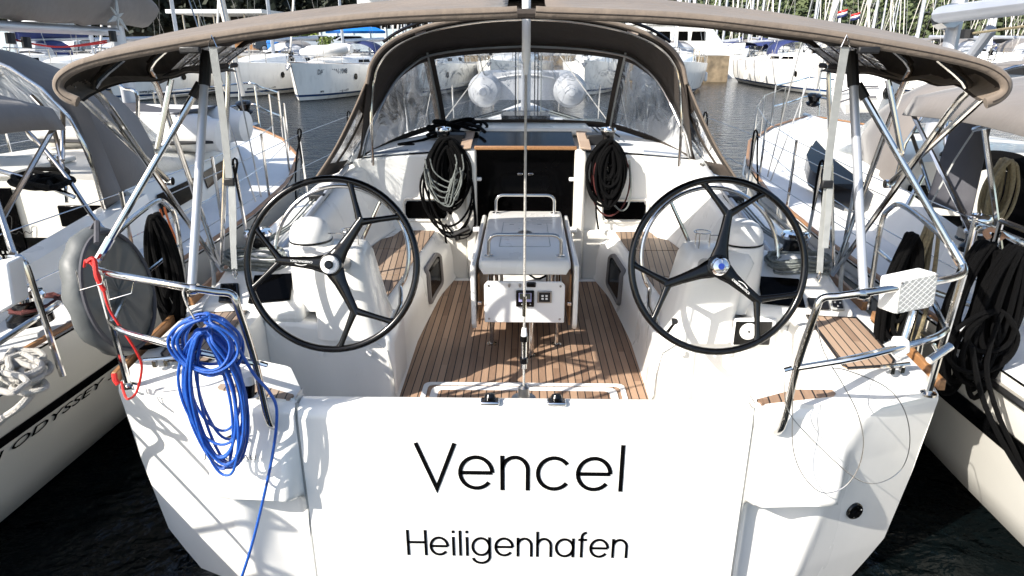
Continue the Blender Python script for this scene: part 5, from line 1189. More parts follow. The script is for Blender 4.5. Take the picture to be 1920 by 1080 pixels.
# tubes of the left boat's frame
for P in ([U(-60, 200, Y=4.6), U(20, 222, Y=4.6), U(60, 255, Y=4.6), U(120, 325, Y=4.4), U(170, 400, Y=4.2), U(215, 455, Y=4.1)],
          [U(98, 168, Y=4.9), U(112, 190, Y=4.9), U(118, 215, Y=4.8), U(117, 300, Y=4.6)],
          [U(60, 180, Y=5.0), U(95, 225, Y=4.9), U(118, 320, Y=4.6), U(125, 380, Y=4.5)],
          [U(-40, 310, Y=4.3), U(60, 338, Y=4.3), U(140, 370, Y=4.3)],
          [U(215, 150, Y=5.8), U(232, 165, Y=5.8), U(256, 175, Y=5.8), U(258, 230, Y=5.8), U(255, 330, Y=5.7)],
          [U(-30, 300, Y=3.4), U(18, 455, Y=3.1), U(28, 480, Y=3.05)],
          [U(18, 480, Y=3.0), U(45, 490, Y=3.0), U(70, 560, Y=2.98), U(118, 705, Y=2.95)],
          [U(-30, 660, Y=2.7), U(78, 590, Y=2.98), U(110, 568, Y=3.2)]):
    MB().tube(onto(L_, P), .0155, 10, smooth=4).build('frame_tube', 'steel', L_)
bxl = MB().prism(onto(L_, [U(-30, 500, Y=2.6), U(13, 492, Y=2.6), U(27, 572, Y=2.6), U(-30, 605, Y=2.6)]), (0, .10, 0)).build('rail_box', 'white_plastic', L_, bevel=.01)
wc = local(L_, U(50, 570, Z=1.30)); w_ = winch(wc+Vector((0, 0, -.1)), L_, .095, .17)
MB().tube([wc+Vector((math.cos(k*.7)*(.11+.02*math.sin(k)), math.sin(k*.7)*(.10+.02*math.cos(k*2))*1.2+.06, -.02+.006*math.sin(k*3))) for k in range(60)], .009, 6, smooth=2).build('winch_line', 'dark_red_line', L_)
heap = MB(); rnd = random.Random(3)
for k in range(12):
    a, b = rnd.uniform(5, 62), rnd.uniform(668, 725)
    heap.tube([U(a+rnd.uniform(20, 45)*math.cos(q), b+rnd.uniform(10, 22)*math.sin(q), Z=1.16+.012*k) for q in [2*PI*i/9 for i in range(9)]], .013, 8, closed=True, smooth=3)
heap.tube([U(80, 675, Z=1.2), U(40, 700, Z=1.25), U(75, 715, Z=1.2), U(40, 760, Z=1.16), U(0, 790, Z=1.05), U(-40, 840, Z=.9)], .017, 8, smooth=5)
tag(heap.build('mooring_rope', 'white_rope', None), 'thick white mooring rope heaped on the stern deck of the left yacht', 'rope')
dy = thing('dinghy', 'white inflatable dinghy with a black band lashed on the foredeck of the left yacht', 'dinghy', (-3.8, 6.6, 1.6))
for yy, zz, mm, r in ((6.75, 1.78, 'pvc_white', .19), (7.35, 1.80, 'pvc_white', .19)):
    MB().tube([(-4.95, yy, zz), (-4.85, yy, zz), (-4.6, yy, zz), (-3.45, yy-.04, zz-.02), (-3.12, yy-.06, zz-.04), (-2.98, yy-.07, zz-.05)], [.12, .17, r, r, .16, .08], 18, smooth=3).build('tube', mm, dy)
MB().tube([(-4.8, 6.545, 1.70), (-3.5, 6.51, 1.68), (-3.05, 6.57, 1.69)], .05, 8, flat=.4).build('rubbing_band', 'black_matt', dy)
MB().sheet(lambda u, v: (-4.7+1.4*u, 6.65+.8*v, 1.96+.03*math.sin(PI*u*2)), 8, 4).build('floor', 'canvas_slate', dy, solid=.02)
# dodger wings of the neighbours
for e, P, m in ((L_, [U(96, 150, Y=4.75), U(150, 165, Y=4.75), U(232, 372, Y=4.9), U(200, 385, Y=4.7)], 'canvas_slate'), ):
    a, b, c, d = P
    MB().loft([onto(e, [a.lerp(d, t)+Vector((0, 0, .03*math.sin(PI*t))), a.lerp(d, t).lerp(b.lerp(c, t), .5)+Vector((0, -.03, 0)), b.lerp(c, t)]) for t in [i/8 for i in range(9)]]).build('dodger_wing', 'canvas_grey', e, solid=.01)
a, b, c, d = U(1800, 190, Y=4.7), U(1868, 195, Y=4.55), U(1822, 400, Y=4.4), U(1735, 385, Y=4.75)
wg = MB().loft([onto(R_, [a.lerp(d, t), a.lerp(d, t).lerp(b.lerp(c, t), .5)+Vector((0, -.03, 0)), b.lerp(c, t)]) for t in [i/8 for i in range(9)]]).build('dodger_wing', 'canvas_slate', R_, solid=.01)
MB().tube(onto(R_, [U(1846, 215, Y=4.45), U(1790, 300, Y=4.45), U(1744, 385, Y=4.5)]), .011, 6, flat=.4).build('wing_zip', 'webbing', wg)
for P in ([U(1780, 240, Y=4.9), U(1775, 285, Y=4.8), U(1772, 200, Y=5.0)][::-1], [U(1825, 243, Y=4.4), U(1930, 222, Y=4.1)], [U(1690, 215, Y=6), U(1712, 260, Y=5.7), U(1745, 360, Y=5.0)], [U(1700, 388, Y=4.3), U(1730, 330, Y=4.4)],
          [U(1828, 430, Y=3.6), U(1855, 425, Y=3.5), U(1925, 462, Y=3.0)], [U(1828, 432, Y=3.6), U(1812, 500, Y=3.5)], [U(1700, 530, Y=3.6), U(1860, 585, Y=3.1)]):
    MB().tube(onto(R_, P), .016, 10, smooth=3).build('frame_tube', 'steel', R_)
# right neighbour: boom and mast fitting
bo = MB().tube(onto(R_, [(4.26, 7.45, 2.87), (3.95, 2.6, 2.98)]), .115, 14, flat=.72).build('boom', 'alu', R_)
MB().tube(onto(R_, [(4.34, 7.58, 2.84), (4.33, 7.40, 2.86)]), .12, 10).build('gooseneck', 'steel_dull', bo)
MB().tube(onto(R_, [(4.3, 6.7, 2.72), (4.36, 7.5, 1.9)]), .05, 10).build('boom_strut', 'alu', bo)
MB().tube(onto(R_, [U(1815, 55, Y=5.8), U(1812, 72, Y=5.8)]), .05, 8).build('block', 'black_matt', bo)
MB().tube(onto(R_, [U(1820, 63, Y=5.8), U(1960, 44, Y=4.8)]), .010, 6).build('sheet', 'tan_rope', bo)
# ribbed window panel: dark curved coachroof glass
MB().prism(onto(R_, [U(1512, 290, Z=1.50), U(1530, 262, Z=1.52), U(1565, 300, Z=1.54), U(1625, 345, Z=1.52), U(1615, 362, Z=1.42), U(1560, 345, Z=1.40), U(1520, 318, Z=1.42)]), (0, 0, -.16)).build('long_window', 'acrylic', R_)
hang((1850, 455), 3.05, .085, .34, 8, 'black_rope', 'big black rope hank hanging from the rail of the right yacht', .012, 41, 'black rope hanks at the right edge')
hang((1905, 465), 2.95, .08, .33, 7, 'black_rope', 'big black rope hank hanging at the far right edge beside another', .013, 42, 'black rope hanks at the right edge')
coil('rope_coil', 'black_rope', 'tangled black lines hanging low down the side of the right yacht', 'rope', U(1855, 640, Y=2.9), .12, .15, 4, .011, jit=.4, depth=.06, seed=43, tail=[U(1850, 680, Y=2.8), U(1865, 760, Y=2.7), U(1900, 840, Y=2.65), U(1960, 960, Y=2.6)])
tag(MB().tube([U(1822, 650, Y=2.75), U(1840, 740, Y=2.7), U(1880, 830, Y=2.65), U(1950, 940, Y=2.6)], .012, 7, smooth=4).build('mooring_line', 'black_rope', None), 'black mooring line running down to the water at the right edge', 'line')
tag(MB().tube([U(1855, 446, Y=3.35), U(1848, 436, Y=3.35), U(1862, 430, Y=3.3), U(1880, 442, Y=3.3), U(1870, 448, Y=3.3)], .014, 8, smooth=4).build('rope_lashing', mat('pink_rope', (.55, .33, .22), .8, bump=.6, bscale=200), None), 'pale orange rope lashing knotted round the rail of the right yacht', 'rope')
wc = local(R_, U(1828, 425, Z=1.45)); winch(wc+Vector((0, 0, -.12)), R_, .09, .2)
MB().tube([wc+Vector((math.cos(k*.8)*.085, math.sin(k*.8)*.085, -.10+.0022*k)) for k in range(40)]+[wc+Vector((.02, -.15, -.1)), wc+Vector((-.1, -.3, -.25))], .011, 6, smooth=2).build('winch_line', 'white_rope', R_)
dr = thing('dinghy', 'white inflatable dinghy with grey stripes hung on the foredeck of the right yacht', 'dinghy', (5.2, 9.5, 1.6))
MB().tube([U(1560, 188, Y=10.2), U(1575, 180, Y=10.2), U(1610, 172, Y=10.1), U(1650, 172, Y=9.9), U(1672, 178, Y=9.8)], [.12, .28, .30, .30, .22], 18, smooth=3).build('tube', 'pvc_white', dr)
for k in (-.08, .06): MB().tube([U(1566, 184, Y=9.95)+Vector((0, 0, k)), U(1605, 171, Y=9.80)+Vector((0, 0, k)), U(1645, 170, Y=9.62)+Vector((0, 0, k))], .014, 6).build('stripe', 'canvas_slate', dr)
MB().lathe(U(1664, 174, Y=9.58), [(.09, 0), (.08, .03)], 16, (.4, -1, 0)).build('valve', 'black', dr)
hang((1888, 300), 4.9, .09, .22, 9, 'tan_rope', 'dark tan rope hank hanging in the shaded cockpit of the right yacht', .012, 51)
tag(MB().tube([U(1800, 320, Y=5.2), U(1850, 300, Y=5.2), U(1900, 305, Y=5.0), U(1940, 330, Y=4.9)], .07, 10, smooth=4).build('rope_pile', 'black_rope', None), 'black lines piled by the cabin winch of the right yacht', 'rope')
mb = MB(); rnd = random.Random(6)
for k in range(8):
    a, b = rnd.uniform(20, 110), rnd.uniform(325, 345)
    mb.tube([U(a+rnd.uniform(25, 50)*math.cos(q), b+rnd.uniform(6, 14)*math.sin(q), Z=1.72+.01*k) for q in [2*PI*i/9 for i in range(9)]], .016, 6, closed=True, smooth=2)
tag(mb.build('rope_pile', 'black_rope', None), 'black lines piled on the cabin top of the left yacht', 'rope')
# ------------------------------------------------------------------ yachts moored across the basin
def bow_at(x, y, ang, L): return (x+math.sin(ang)*L, y-math.cos(ang)*L, 0)
A = PI-.19
DB = [(-10.8, 32, 12.8, 'white yacht with DALISA lettered on its bow, moored across the basin', 2, None),
      (-15.1, 34, 12.0, 'white yacht next left of the one lettered DALISA, charter address on its bow', 1, None),
      (-19.3, 31.5, 12.5, 'white yacht seen under the left side of the sun shade with an oval port light', 1, None),
      (-6.3, 34, 12.0, 'white yacht whose bow shows through the left side window of the sprayhood', 1, None),
      (-1.9, 37, 12.0, 'white yacht seen left of centre through the sprayhood windscreen', 1, 'navy'),
      (-24.6, 33, 12, 'white yacht behind the mast of the left yacht, nearer of two', 1, None),
      (-29.6, 34, 12, 'white yacht at the left edge across the basin, under the sail cover', 1, 'navy'),
      (3.0, 36, 12.5, 'white yacht seen right of centre through the sprayhood windscreen', 1, None),
      (7.4, 35, 12.5, 'white yacht seen through the right side window of the sprayhood', 1, None)]
def bow_marks(e, L, B, fb, name, url, side=-1):
    def hp(t, z, off=.02): return hullpt(e, t, z, L, off, B, fb)
    a, b = hp(.90, .34), hp(.76, .34)
    f = lambda p: Vector((side*p.x, p.y, p.z))
    if side < 0: text('lettering', url, .20, 'black_matt', e, f(b), f(a)-f(b), (-.2*side, 0, 1), .004, italic=.25, width=(a-b).length*.95) if 0 else None
    # read from outside: on the port side the bow is at the reader's left
    s0, s1 = (b, a) if side > 0 else (a, b)
    text('lettering', url, .22, 'black_matt', e, f(s0), f(s1)-f(s0), (.15*side, 0, 1), .004, italic=.25, width=(a-b).length)
    if name:
        a, b = hp(.91, 1.18), hp(.775, 1.18)
        if side > 0: a, b = b, a
        text('lettering', name, .34, 'canvas_slate', e, f(a), f(b)-f(a), (.15*side, 0, 1), .004, width=(a-b).length*1.0)
    MB().lathe(f(hp(.72, 1.0)), [(.16, -.02), (.15, .02)], 16, (side, 0, 0)).build('port_light', 'acrylic', e)
for i, (x, y, L, lab, det, cv) in enumerate(DB):
    e = yacht(lab, bow_at(x, y, A, L), A, L=L, B=3.9, fb=1.42, detail=det, dodger=True, bimini=False, canvas='navy' if i % 3 == 0 else 'canvas_grey', cover=cv, mh=16, fenders=2)
    if i < 4: bow_marks(e, L, 3.9, 1.42, 'DALISA BRN-1048' if i == 0 else None, 'www.pitter-yachting.com', side=-1)
    if i == 0:
        q = thing('dinghy', 'small white dinghy upturned on the foredeck of the yacht lettered DALISA', 'dinghy', (-9.9, 35.5, 1.9))
        MB().tube([(-11.0, 34.6, 2.15), (-10.6, 34.3, 2.2), (-9.6, 34.2, 2.25), (-8.8, 34.6, 2.3)], [.18, .26, .26, .2], 12, smooth=3).build('tube', 'pvc_white', q)
        MB().tube([(-11.0, 35.6, 2.15), (-9.8, 35.7, 2.3), (-8.8, 35.5, 2.3)], [.18, .26, .2], 12, smooth=3).build('tube', 'pvc_white', q)
A2 = PI+.02
for i, (x, y, L, lab) in enumerate([(16.6, 34.5, 15.5, 'large white yacht with a blue waterline moored right of the stone pier end'), (21.5, 33, 14.5, 'white yacht behind the front leg of the right side of the sun shade'), (26.5, 35, 13.5, 'white yacht moored third from the stone pier end'), (31.5, 37, 13.5, 'white yacht moored at the right edge behind the grey boom')]):
    e = yacht(lab, bow_at(x, y, A2, L), A2, L=L, B=4.3, fb=1.5, detail=2 if i < 1 else 1, dodger=True, bimini=i > 0, canvas='canvas_grey' if i else 'navy', mh=18, fenders=4 if i == 0 else 0, stripe='navy_paint' if i != 0 else 'blue_stripe')
    if i < 2: bow_marks(e, L, 4.3, 1.5, None, 'www.pitter-yachting.com' if i == 0 else 'www.adria-yachts.com' if 0 else 'www.pitter-yachting.com', side=1)
# ------------------------------------------------------------------ far yachts, copied from three small originals
def children(o): return [c for c in bpy.data.objects if c.parent == o]
def copy_tree(o, parent=None):
    c = o.copy(); COL.objects.link(c); c.parent = parent
    for ch in KIDS[o.name] if o.name in KIDS else []: copy_tree(ch, c)
    return c
KIDS = {}
protos = [yacht('far yacht', (12, 66, 0), PI, L=11, B=3.7, fb=1.4, detail=0, canvas='navy', cover='navy', mh=15, bimini=True, name='far_yacht'),
          yacht('far yacht', (20, 66, 0), PI, L=12, B=3.9, fb=1.5, detail=0, canvas='canvas_grey', mh=17, bimini=False, name='far_yacht'),
          yacht('far yacht', (28, 66, 0), PI, L=10, B=3.4, fb=1.3, detail=0, canvas='pvc_white', cover='canvas_grey', mh=13.5, bimini=False, name='far_yacht')]
bpy.context.view_layer.update()
for o in bpy.data.objects:
    if o.parent: KIDS.setdefault(o.parent.name, []).append(o)
rnd = random.Random(17); spots = []
for row, (yy, x0, x1, st) in enumerate([(66, 14, 56, 5.4), (84, 6, 72, 7.6), (104, 4, 90, 9.5), (128, 2, 108, 12), (155, 0, 124, 15)]):
    x = x0
    while x < x1: spots.append((x+rnd.uniform(-.6, .6), yy+rnd.uniform(-1.5, 1.5), row)); x += st
for x, y, row in [(-9, 60, 5), (-3, 61, 5), (2.5, 60, 5), (7, 61, 5)]: spots.append((x, y, row))
first = set()
rowlab = ['white yachts with bare masts in the first row beyond the stone pier', 'white yachts with bare masts in the second row beyond the stone pier', 'small white yachts in the third row of the mast forest', 'small white yachts in the fourth row of the mast forest', 'tiny white yachts in the last row below the wooded hill', 'white yachts with furled sails close behind the quay']
for i, (x, y, row) in enumerate(spots):
    k = rnd.randrange(3)
    if k not in first: o = protos[k]; first.add(k)
    else: o = copy_tree(protos[k])
    o.location = (x, y, 0); o.rotation_euler = (rnd.uniform(-.012, .012), rnd.uniform(-.02, .02), (PI if rnd.random() < .5 else 0)+rnd.uniform(-.1, .1)); s_ = rnd.uniform(.9, 1.12); o.scale = (s_, s_, s_)
    o['group'] = rowlab[row]; o['label'] = rowlab[row].replace('yachts', 'yacht', 1).replace('masts', 'mast').replace('furled sails', 'furled sail')
# power catamaran on the pier
ct = thing('motor_catamaran', 'white motor catamaran with dark cabin windows moored behind the stone pier', 'catamaran', (10.5, 62, 0))
for s in (-1, 1):
    MB().loft([[(14.2+s*3.0*0+x, 60+y, z) for x, z in ((-6+0, 1.55), (-6+.1, .6), (-5.6, .0), (6, .0), (6.2, 1.5))] for y in (0,)] + [[(14.2+x, 60+.01, z) for x, z in ((-6, 1.55), (-5.9, .6), (-5.6, 0), (6, 0), (6.2, 1.5))]]) if 0 else None
    MB().prism([(7.5, 58.5+s*1.9, 1.9), (7.6, 58.5+s*1.9, .4), (8.2, 58.5+s*1.9, -.2), (16.8, 58.5+s*1.9, -.2), (17.4, 58.5+s*1.9, 2.2)], (0, 1.4*s, 0)).build('hull', 'gelcoat', ct, bevel=.15)
MB().prism([(7.6, 56.6, 1.9), (7.6, 56.6, 2.3), (17.4, 56.6, 2.6), (17.4, 56.6, 2.2)], (0, 3.9, 0)).build('deck', 'gelcoat', ct, bevel=.05)
cb = MB().prism([(8.2, 56.9, 2.3), (15.8, 56.9, 2.5), (14.6, 56.9, 3.9), (8.6, 56.9, 3.9)], (0, 3.2, 0)).build('cabin', 'gelcoat', ct, bevel=.12)
for x in (8.9, 10.3, 11.7, 13.1): MB().prism([(x, 56.88, 2.75), (x+1.15, 56.88, 2.75), (x+1.1, 56.88, 3.45), (x+.05, 56.88, 3.45)], (0, -.02, 0)).build('window', 'acrylic', cb)
MB().box((11.2, 58.5, 3.98), (6.6, 3.6, .10)).build('flybridge_roof', 'white_plastic', ct, bevel=.04)
MB().box((10.2, 58.5, 4.3), (2.0, 2.6, .5)).build('helm_seat', 'navy', ct, bevel=.1)
# blue-hooded yachts lying at the pier
for (x, lab) in ((17.2, 'yacht with an open blue sprayhood lying at the stone pier'), (20.0, 'yacht with a closed blue cockpit tent beside the one with the open hood')):
    e = yacht(lab, (x, 56.6, 0), PI+.3 if 0 else .15, L=9.5, B=3.3, fb=1.3, detail=1, canvas='navy', bimini=True, mh=13, name='moored_yacht')
# flags
for i, (u, v, Y) in enumerate([(1582, 33, 55), (1606, 38, 58)]):
    c = U(u, v, Y=Y); f = thing('flag', ['small red white and blue ensign on a staff, left of two', 'small red white and blue ensign on a staff, right of two'][i], 'flag', c)
    MB().tube([c+Vector((-.5, 0, -1.6)), c+Vector((-.55, 0, .75))], .03, 6).build('staff', 'steel_dull', f)
    for k, m in enumerate(('navy', 'white_plastic', 'red_paint')): MB().sheet(lambda a, b, k=k: (c.x-.5+.75*a, Y+.08*math.sin(a*7), c.z-.1+.17*(k+b)+.22*a), 8, 1).build('cloth_band', m, f, solid=.02)
# ------------------------------------------------------------------ quay, land, cars, houses
def st(mb, name, m, **k): return tag(mb.build(name, m, None, **k), kind='structure')
QZ = 1.75
st(MB().prism([(-160, 47, -1.5), (-24, 47, -1.5), (-24, 49.5, -1.5), (14.2, 49.5, -1.5), (14.2, 56, -1.5), (3, 56, -1.5), (0, 90, -1.5), (0, 130, -1.5), (-160, 130, -1.5)], (0, 0, 1.5+QZ)), 'quay', 'stone', smooth=False)
st(MB().prism([(-160, 47.05, QZ+.004), (-24, 47.05, QZ+.004), (-24, 49.55, QZ+.004), (14.15, 49.55, QZ+.004), (14.15, 55.9, QZ+.004), (3, 55.9, QZ+.004), (0, 89, QZ+.004), (0, 129, QZ+.004), (-160, 129, QZ+.004)], (0, 0, .004)), 'pavement', 'concrete', smooth=False)
st(MB().prism([(-150, 60, QZ+.012), (-4, 60, QZ+.012), (-6, 76, QZ+.012), (-150, 76, QZ+.012)], (0, 0, .004)), 'road', 'asphalt', smooth=False)
sg = thing('pier_sign', 'small white sign with a letter J on the face of the stone pier', 'sign', U(1284, 112, Y=49.4))
p = U(1284, 112, Y=49.46); MB().box((p.x, 49.44, p.z), (.26, .04, .60)).build('plate', 'white_plastic', sg); text('letter', 'J', .3, 'black_matt', sg, (p.x-.07, 49.40, p.z-.12), (1, 0, 0), (0, 0, 1), .004)
# iron ladder and mooring rings on the quay face
mb = MB()
for s in (-.2, .2): mb.tube([(11.5+s, 49.42, 0), (11.5+s, 49.42, QZ+.1)], .025, 6)
for k in range(6): mb.tube([(11.3, 49.42, .15+.3*k), (11.7, 49.42, .15+.3*k)], .02, 6)
tag(mb.build('ladder', 'steel_dull', None), 'iron ladder on the face of the stone pier', 'ladder')
def car(x, y, ang, m, label, h=1.45, L=4.4, tarp=False):
    e = thing('parked_car', label, 'car', (0, 0, 0), 'cars parked along the quay road'); W = .88
    prof = [(-L/2, .45), (-L/2+.03, .75), (-L/2+.15, .92), (-L*.24, 1.0), (-L*.10, h-.05), (L*.05, h), (L*.25, h-.04), (L*.40, h*.72), (L/2-.06, .95), (L/2, .5), (L/2-.1, .28), (-L/2+.15, .28)]
    mb = MB(); rr = []
    for yy, k in ((-W, .0), (-W+.02, .5), (-W+.12, 1), (W-.12, 1), (W-.02, .5), (W, 0)):
        rr.append([(px, yy*(1 if pz < 1.0 else 1-.16*(pz-1)/.4), pz) for px, pz in prof])
    mb.loft(rr, closed=True, cap=True); b = mb.build('body', m, e, bevel=.03)
    for s in (-1, 1):
        MB().prism([(-L*.22, s*(W-.0), 1.0), (-L*.095, s*(W-.12), h-.09), (L*.24, s*(W-.12), h-.09), (L*.36, s*(W-.02), 1.0)], (0, s*.02, 0)).build('side_window', 'acrylic', b)
        MB().box((-L/2+.08, s*.62, .70), (.12, .34, .14)).build('headlight', 'dial', b, bevel=.03)
        for xx in (-L*.31, L*.31):
            w = MB().lathe((xx, s*(W-.20), .32), [(.32, 0), (.33, .04), (.33, .18), (.30, .21)], 20, (0, s, 0)).build('wheel', 'rubber', e)
            MB().lathe((xx, s*(W+.0), .32), [(.21, 0), (.20, .02), (.05, .03)], 14, (0, s, 0)).build('rim', 'alu', w)
    MB().prism([(-L*.235, -.66, 1.02), (-L*.235, .66, 1.02), (-L*.11, .60, h-.08), (-L*.11, -.60, h-.08)], (-.02, 0, .01)).build('windscreen', 'acrylic', b)
    MB().box((-L/2-.005, 0, .68), (.03, .55, .16)).build('grille', 'black', b, bevel=.02)
    if tarp: MB().loft([[(px, yy, zz) for yy, zz in ((-.05, h+.15), (-.5*w, h+.35), (0, h+.55*w+.2), (.5*w, h+.35), (.05, h+.15))] for px, w in ((-2.6, .1), (-1.8, .8), (0, 1), (1.6, .8), (2.5, .1))], closed=True, cap=True).build('roof_canoe', 'blue_paint', b)
    e.location = (x, y, QZ+.02); e.rotation_euler = (0, 0, ang)
for u, m, lab, an, tp, Y in [(521, 'car_dark', 'dark car parked left of the silver one, furthest left', .5, 0, 68), (566, 'car_dark', 'dark car parked directly beside the silver car', .6, 0, 67), (590, 'car_silver', 'silver car with its nose towards the basin', .35, 0, 62), (668, 'car_silver', 'silver car under a blue canoe', PI+.2, 1, 62), (640, 'car_dark', 'dark blue car half hidden by the yacht mast', .3, 0, 66), (108, 'car_silver', 'pale car seen under the boom of the left yacht', .2, 0, 60), (150, 'car_silver', 'white van seen behind the red reef lines', PI/2, 0, 61)]:
    p = U(u, 88, Y=Y); car(p.x, Y, an, m, lab, 1.45 if 'van' not in lab else 1.95, tarp=tp)
for i, u in enumerate((528, 552, 745, 612)):
    p = U(u, 90, Y=52.5); g = thing('planter', ['pale round planter with a shrub beside the blue bin', 'pale round planter with a shrub in front of the dark cars', 'pale planter with a shrub at the end of the pale wall', 'pale planter with a shrub behind the furled sail'][i], 'planter', (p.x, 52.5, QZ), 'planters on the quay')
    MB().lathe((p.x, 52.5, QZ), [(.28, 0), (.36, .55), (.33, .58), (.30, .5)], 14).build('pot', 'terracotta', g)
    mb = MB(); rnd2 = random.Random(i)
    for k in range(260):
        d = Vector((rnd2.gauss(0, .24), rnd2.gauss(0, .24), rnd2.uniform(.5, 1.25))); a = Vector((rnd2.uniform(-1, 1), rnd2.uniform(-1, 1), rnd2.uniform(-1, 1))).normalized()*.10; b = a.orthogonal()*.7
        q = Vector((p.x, 52.5, QZ))+d; mb.add([q-a, q+b, q+a, q-b], [(0, 1, 2, 3)])
    mb.build('shrub', mat('shrub_leaf', (.13, .17, .03), .7, var=.3) if i == 0 else bpy.data.materials['shrub_leaf'], g)
p = U(514, 88, Y=52); b = thing('bin', 'bright blue bin standing on the quay left of the planters', 'bin', (p.x, 52, QZ))
MB().prism([(p.x-.38, 51.7, QZ), (p.x+.38, 51.7, QZ), (p.x+.42, 51.7, QZ+.8), (p.x-.42, 51.7, QZ+.8)], (0, .6, 0)).build('bin_body', 'blue_paint', b, bevel=.03)
MB().prism([(p.x-.44, 51.65, QZ+.82), (p.x+.44, 51.65, QZ+.82), (p.x+.38, 51.65, QZ+1.02), (p.x-.38, 51.65, QZ+1.02)], (0, .7, 0)).build('lid', 'blue_paint', b, bevel=.04)
# cafe pavilion with a flat white roof
cf = thing('pavilion', 'dark open pavilion with a thin white flat roof on the left shore', 'pavilion', (-42, 84, QZ))
a, b = U(318, 22, Y=82), U(497, 24, Y=82)
MB().box(((a.x+b.x)/2, 87, a.z), (b.x-a.x, 12, .42)).build('roof', 'render_white', cf, bevel=.03)
MB().box(((a.x+b.x)/2, 91, QZ+2.1), (b.x-a.x-2, .3, 4.2)).build('back_wall', 'dark_hole', cf)
for k in range(6): MB().tube([(a.x+1+(b.x-a.x-2)*k/5, 83, QZ), (a.x+1+(b.x-a.x-2)*k/5, 83, a.z-.2)], .12, 8).build('post', 'steel_dull', cf)
MB().box(((a.x+b.x)/2+2, 84, QZ+.6), (5, .8, 1.2)).build('counter', 'wood', cf, bevel=.03); MB().box(((a.x+b.x)/2-4, 84, QZ+.9), (3.2, .1, 1.0)).build('menu_board', 'navy', cf)
# white house with piers and its pale wall
hs = thing('house', 'long white house with square piers and dark openings behind the pale blue wall', 'house', (-12, 80, QZ))
a, b = U(668, 38, Y=80), U(1100, 38, Y=80)
MB().box(((a.x+b.x)/2, 84, QZ+3.5), (b.x-a.x, 6, 7.0)).build('wall', 'render_white', hs)
n = 22
for k in range(n):
    x = a.x+.8+(b.x-a.x-1.6)*k/(n-1); MB().box((x, 80.96, QZ+3.6), (.95, .10, 2.6)).build('window', 'acrylic', hs)
MB().box(((a.x+b.x)/2, 81.5, QZ+7.1), (b.x-a.x+1, 7, .35)).build('roof', 'render_white', hs)
a, b = U(600, 57, Y=72), U(1000, 57, Y=72)
wl = thing('boundary_wall', 'pale blue panelled wall along the road in front of the white house', 'wall', ((a.x+b.x)/2, 72, QZ))
MB().box(((a.x+b.x)/2, 72, QZ+1.1), (b.x-a.x, .2, 2.1)).build('panels', 'wall_blue', wl, bevel=.02)
for k in range(14): MB().box((a.x+(b.x-a.x)*k/13, 71.9, QZ+1.15), (.18, .2, 2.3)).build('pier', 'render_white', wl)
# small white kiosks at left behind the boom gap
ks = thing('kiosk', 'white kiosk with a blue side seen under the boom of the left yacht', 'kiosk', U(110, 80, Y=66))
p = U(106, 78, Y=66); MB().box((p.x, 66, QZ+1.3), (2.6, 2.4, 2.6)).build('walls', 'render_white', ks, bevel=.03); MB().box((p.x, 65.7, QZ+2.75), (3.1, 3.2, .22)).build('roof', 'white_plastic', ks, bevel=.03)
p = U(25, 82, Y=63); q = MB().box((p.x, 63, QZ+1.2), (3.2, 1.6, 2.4)).build('blue_crate', 'wall_blue', None, bevel=.05); tag(q, 'pale blue container standing at the left edge under the boom', 'container')
# ------------------------------------------------------------------ terrain, wood, water, sky
def hz(x, y):
    r = smooth(150, 330, y+max(0, x)*.15)*(26+10*noise.noise(Vector((x*.012, y*.012, 0))))
    l = smooth(92, 150, y-x*.10)*22*smooth(30, -30, x)
    return max(r, l)+1.6*noise.noise(Vector((x*.05, y*.05, 2)))*(1 if max(r, l) > 2 else 0)-(.8 if max(r, l) < .8 else 0)
mb = MB(); mb.sheet(lambda u, v: (-420+1000*u, 92+420*v, hz(-420+1000*u, 92+420*v)), 110, 60); st(mb, 'hill', mat('hill_soil', (.10, .09, .05), .95, var=.3, vscale=.3))
def foliage(name, c0, c1):
    m, nt, b = node_mat(name); L = nt.links.new
    gm = N(nt, 'ShaderNodeNewGeometry'); r = N(nt, 'ShaderNodeValToRGB'); r.color_ramp.elements[0].color = (*c0, 1); r.color_ramp.elements[1].color = (*c1, 1)
    tc = N(nt, 'ShaderNodeTexCoord'); n = N(nt, 'ShaderNodeTexNoise'); n.inputs['Scale'].default_value = .12; L(tc.outputs['Object'], n.inputs['Vector'])
    a = N(nt, 'ShaderNodeMath', operation='MULTIPLY_ADD'); a.inputs[1].default_value = .55; L(gm.outputs['Random Per Island'], a.inputs[0])
    s = N(nt, 'ShaderNodeMath', operation='MULTIPLY_ADD'); s.inputs[1].default_value = 1.0; s.inputs[2].default_value = -.28; L(n.outputs['Fac'], s.inputs[0]); L(s.outputs[0], a.inputs[2])
    L(a.outputs[0], r.inputs['Fac']); L(r.outputs['Color'], b.inputs['Base Color']); b.inputs['Roughness'].default_value = .8; return m
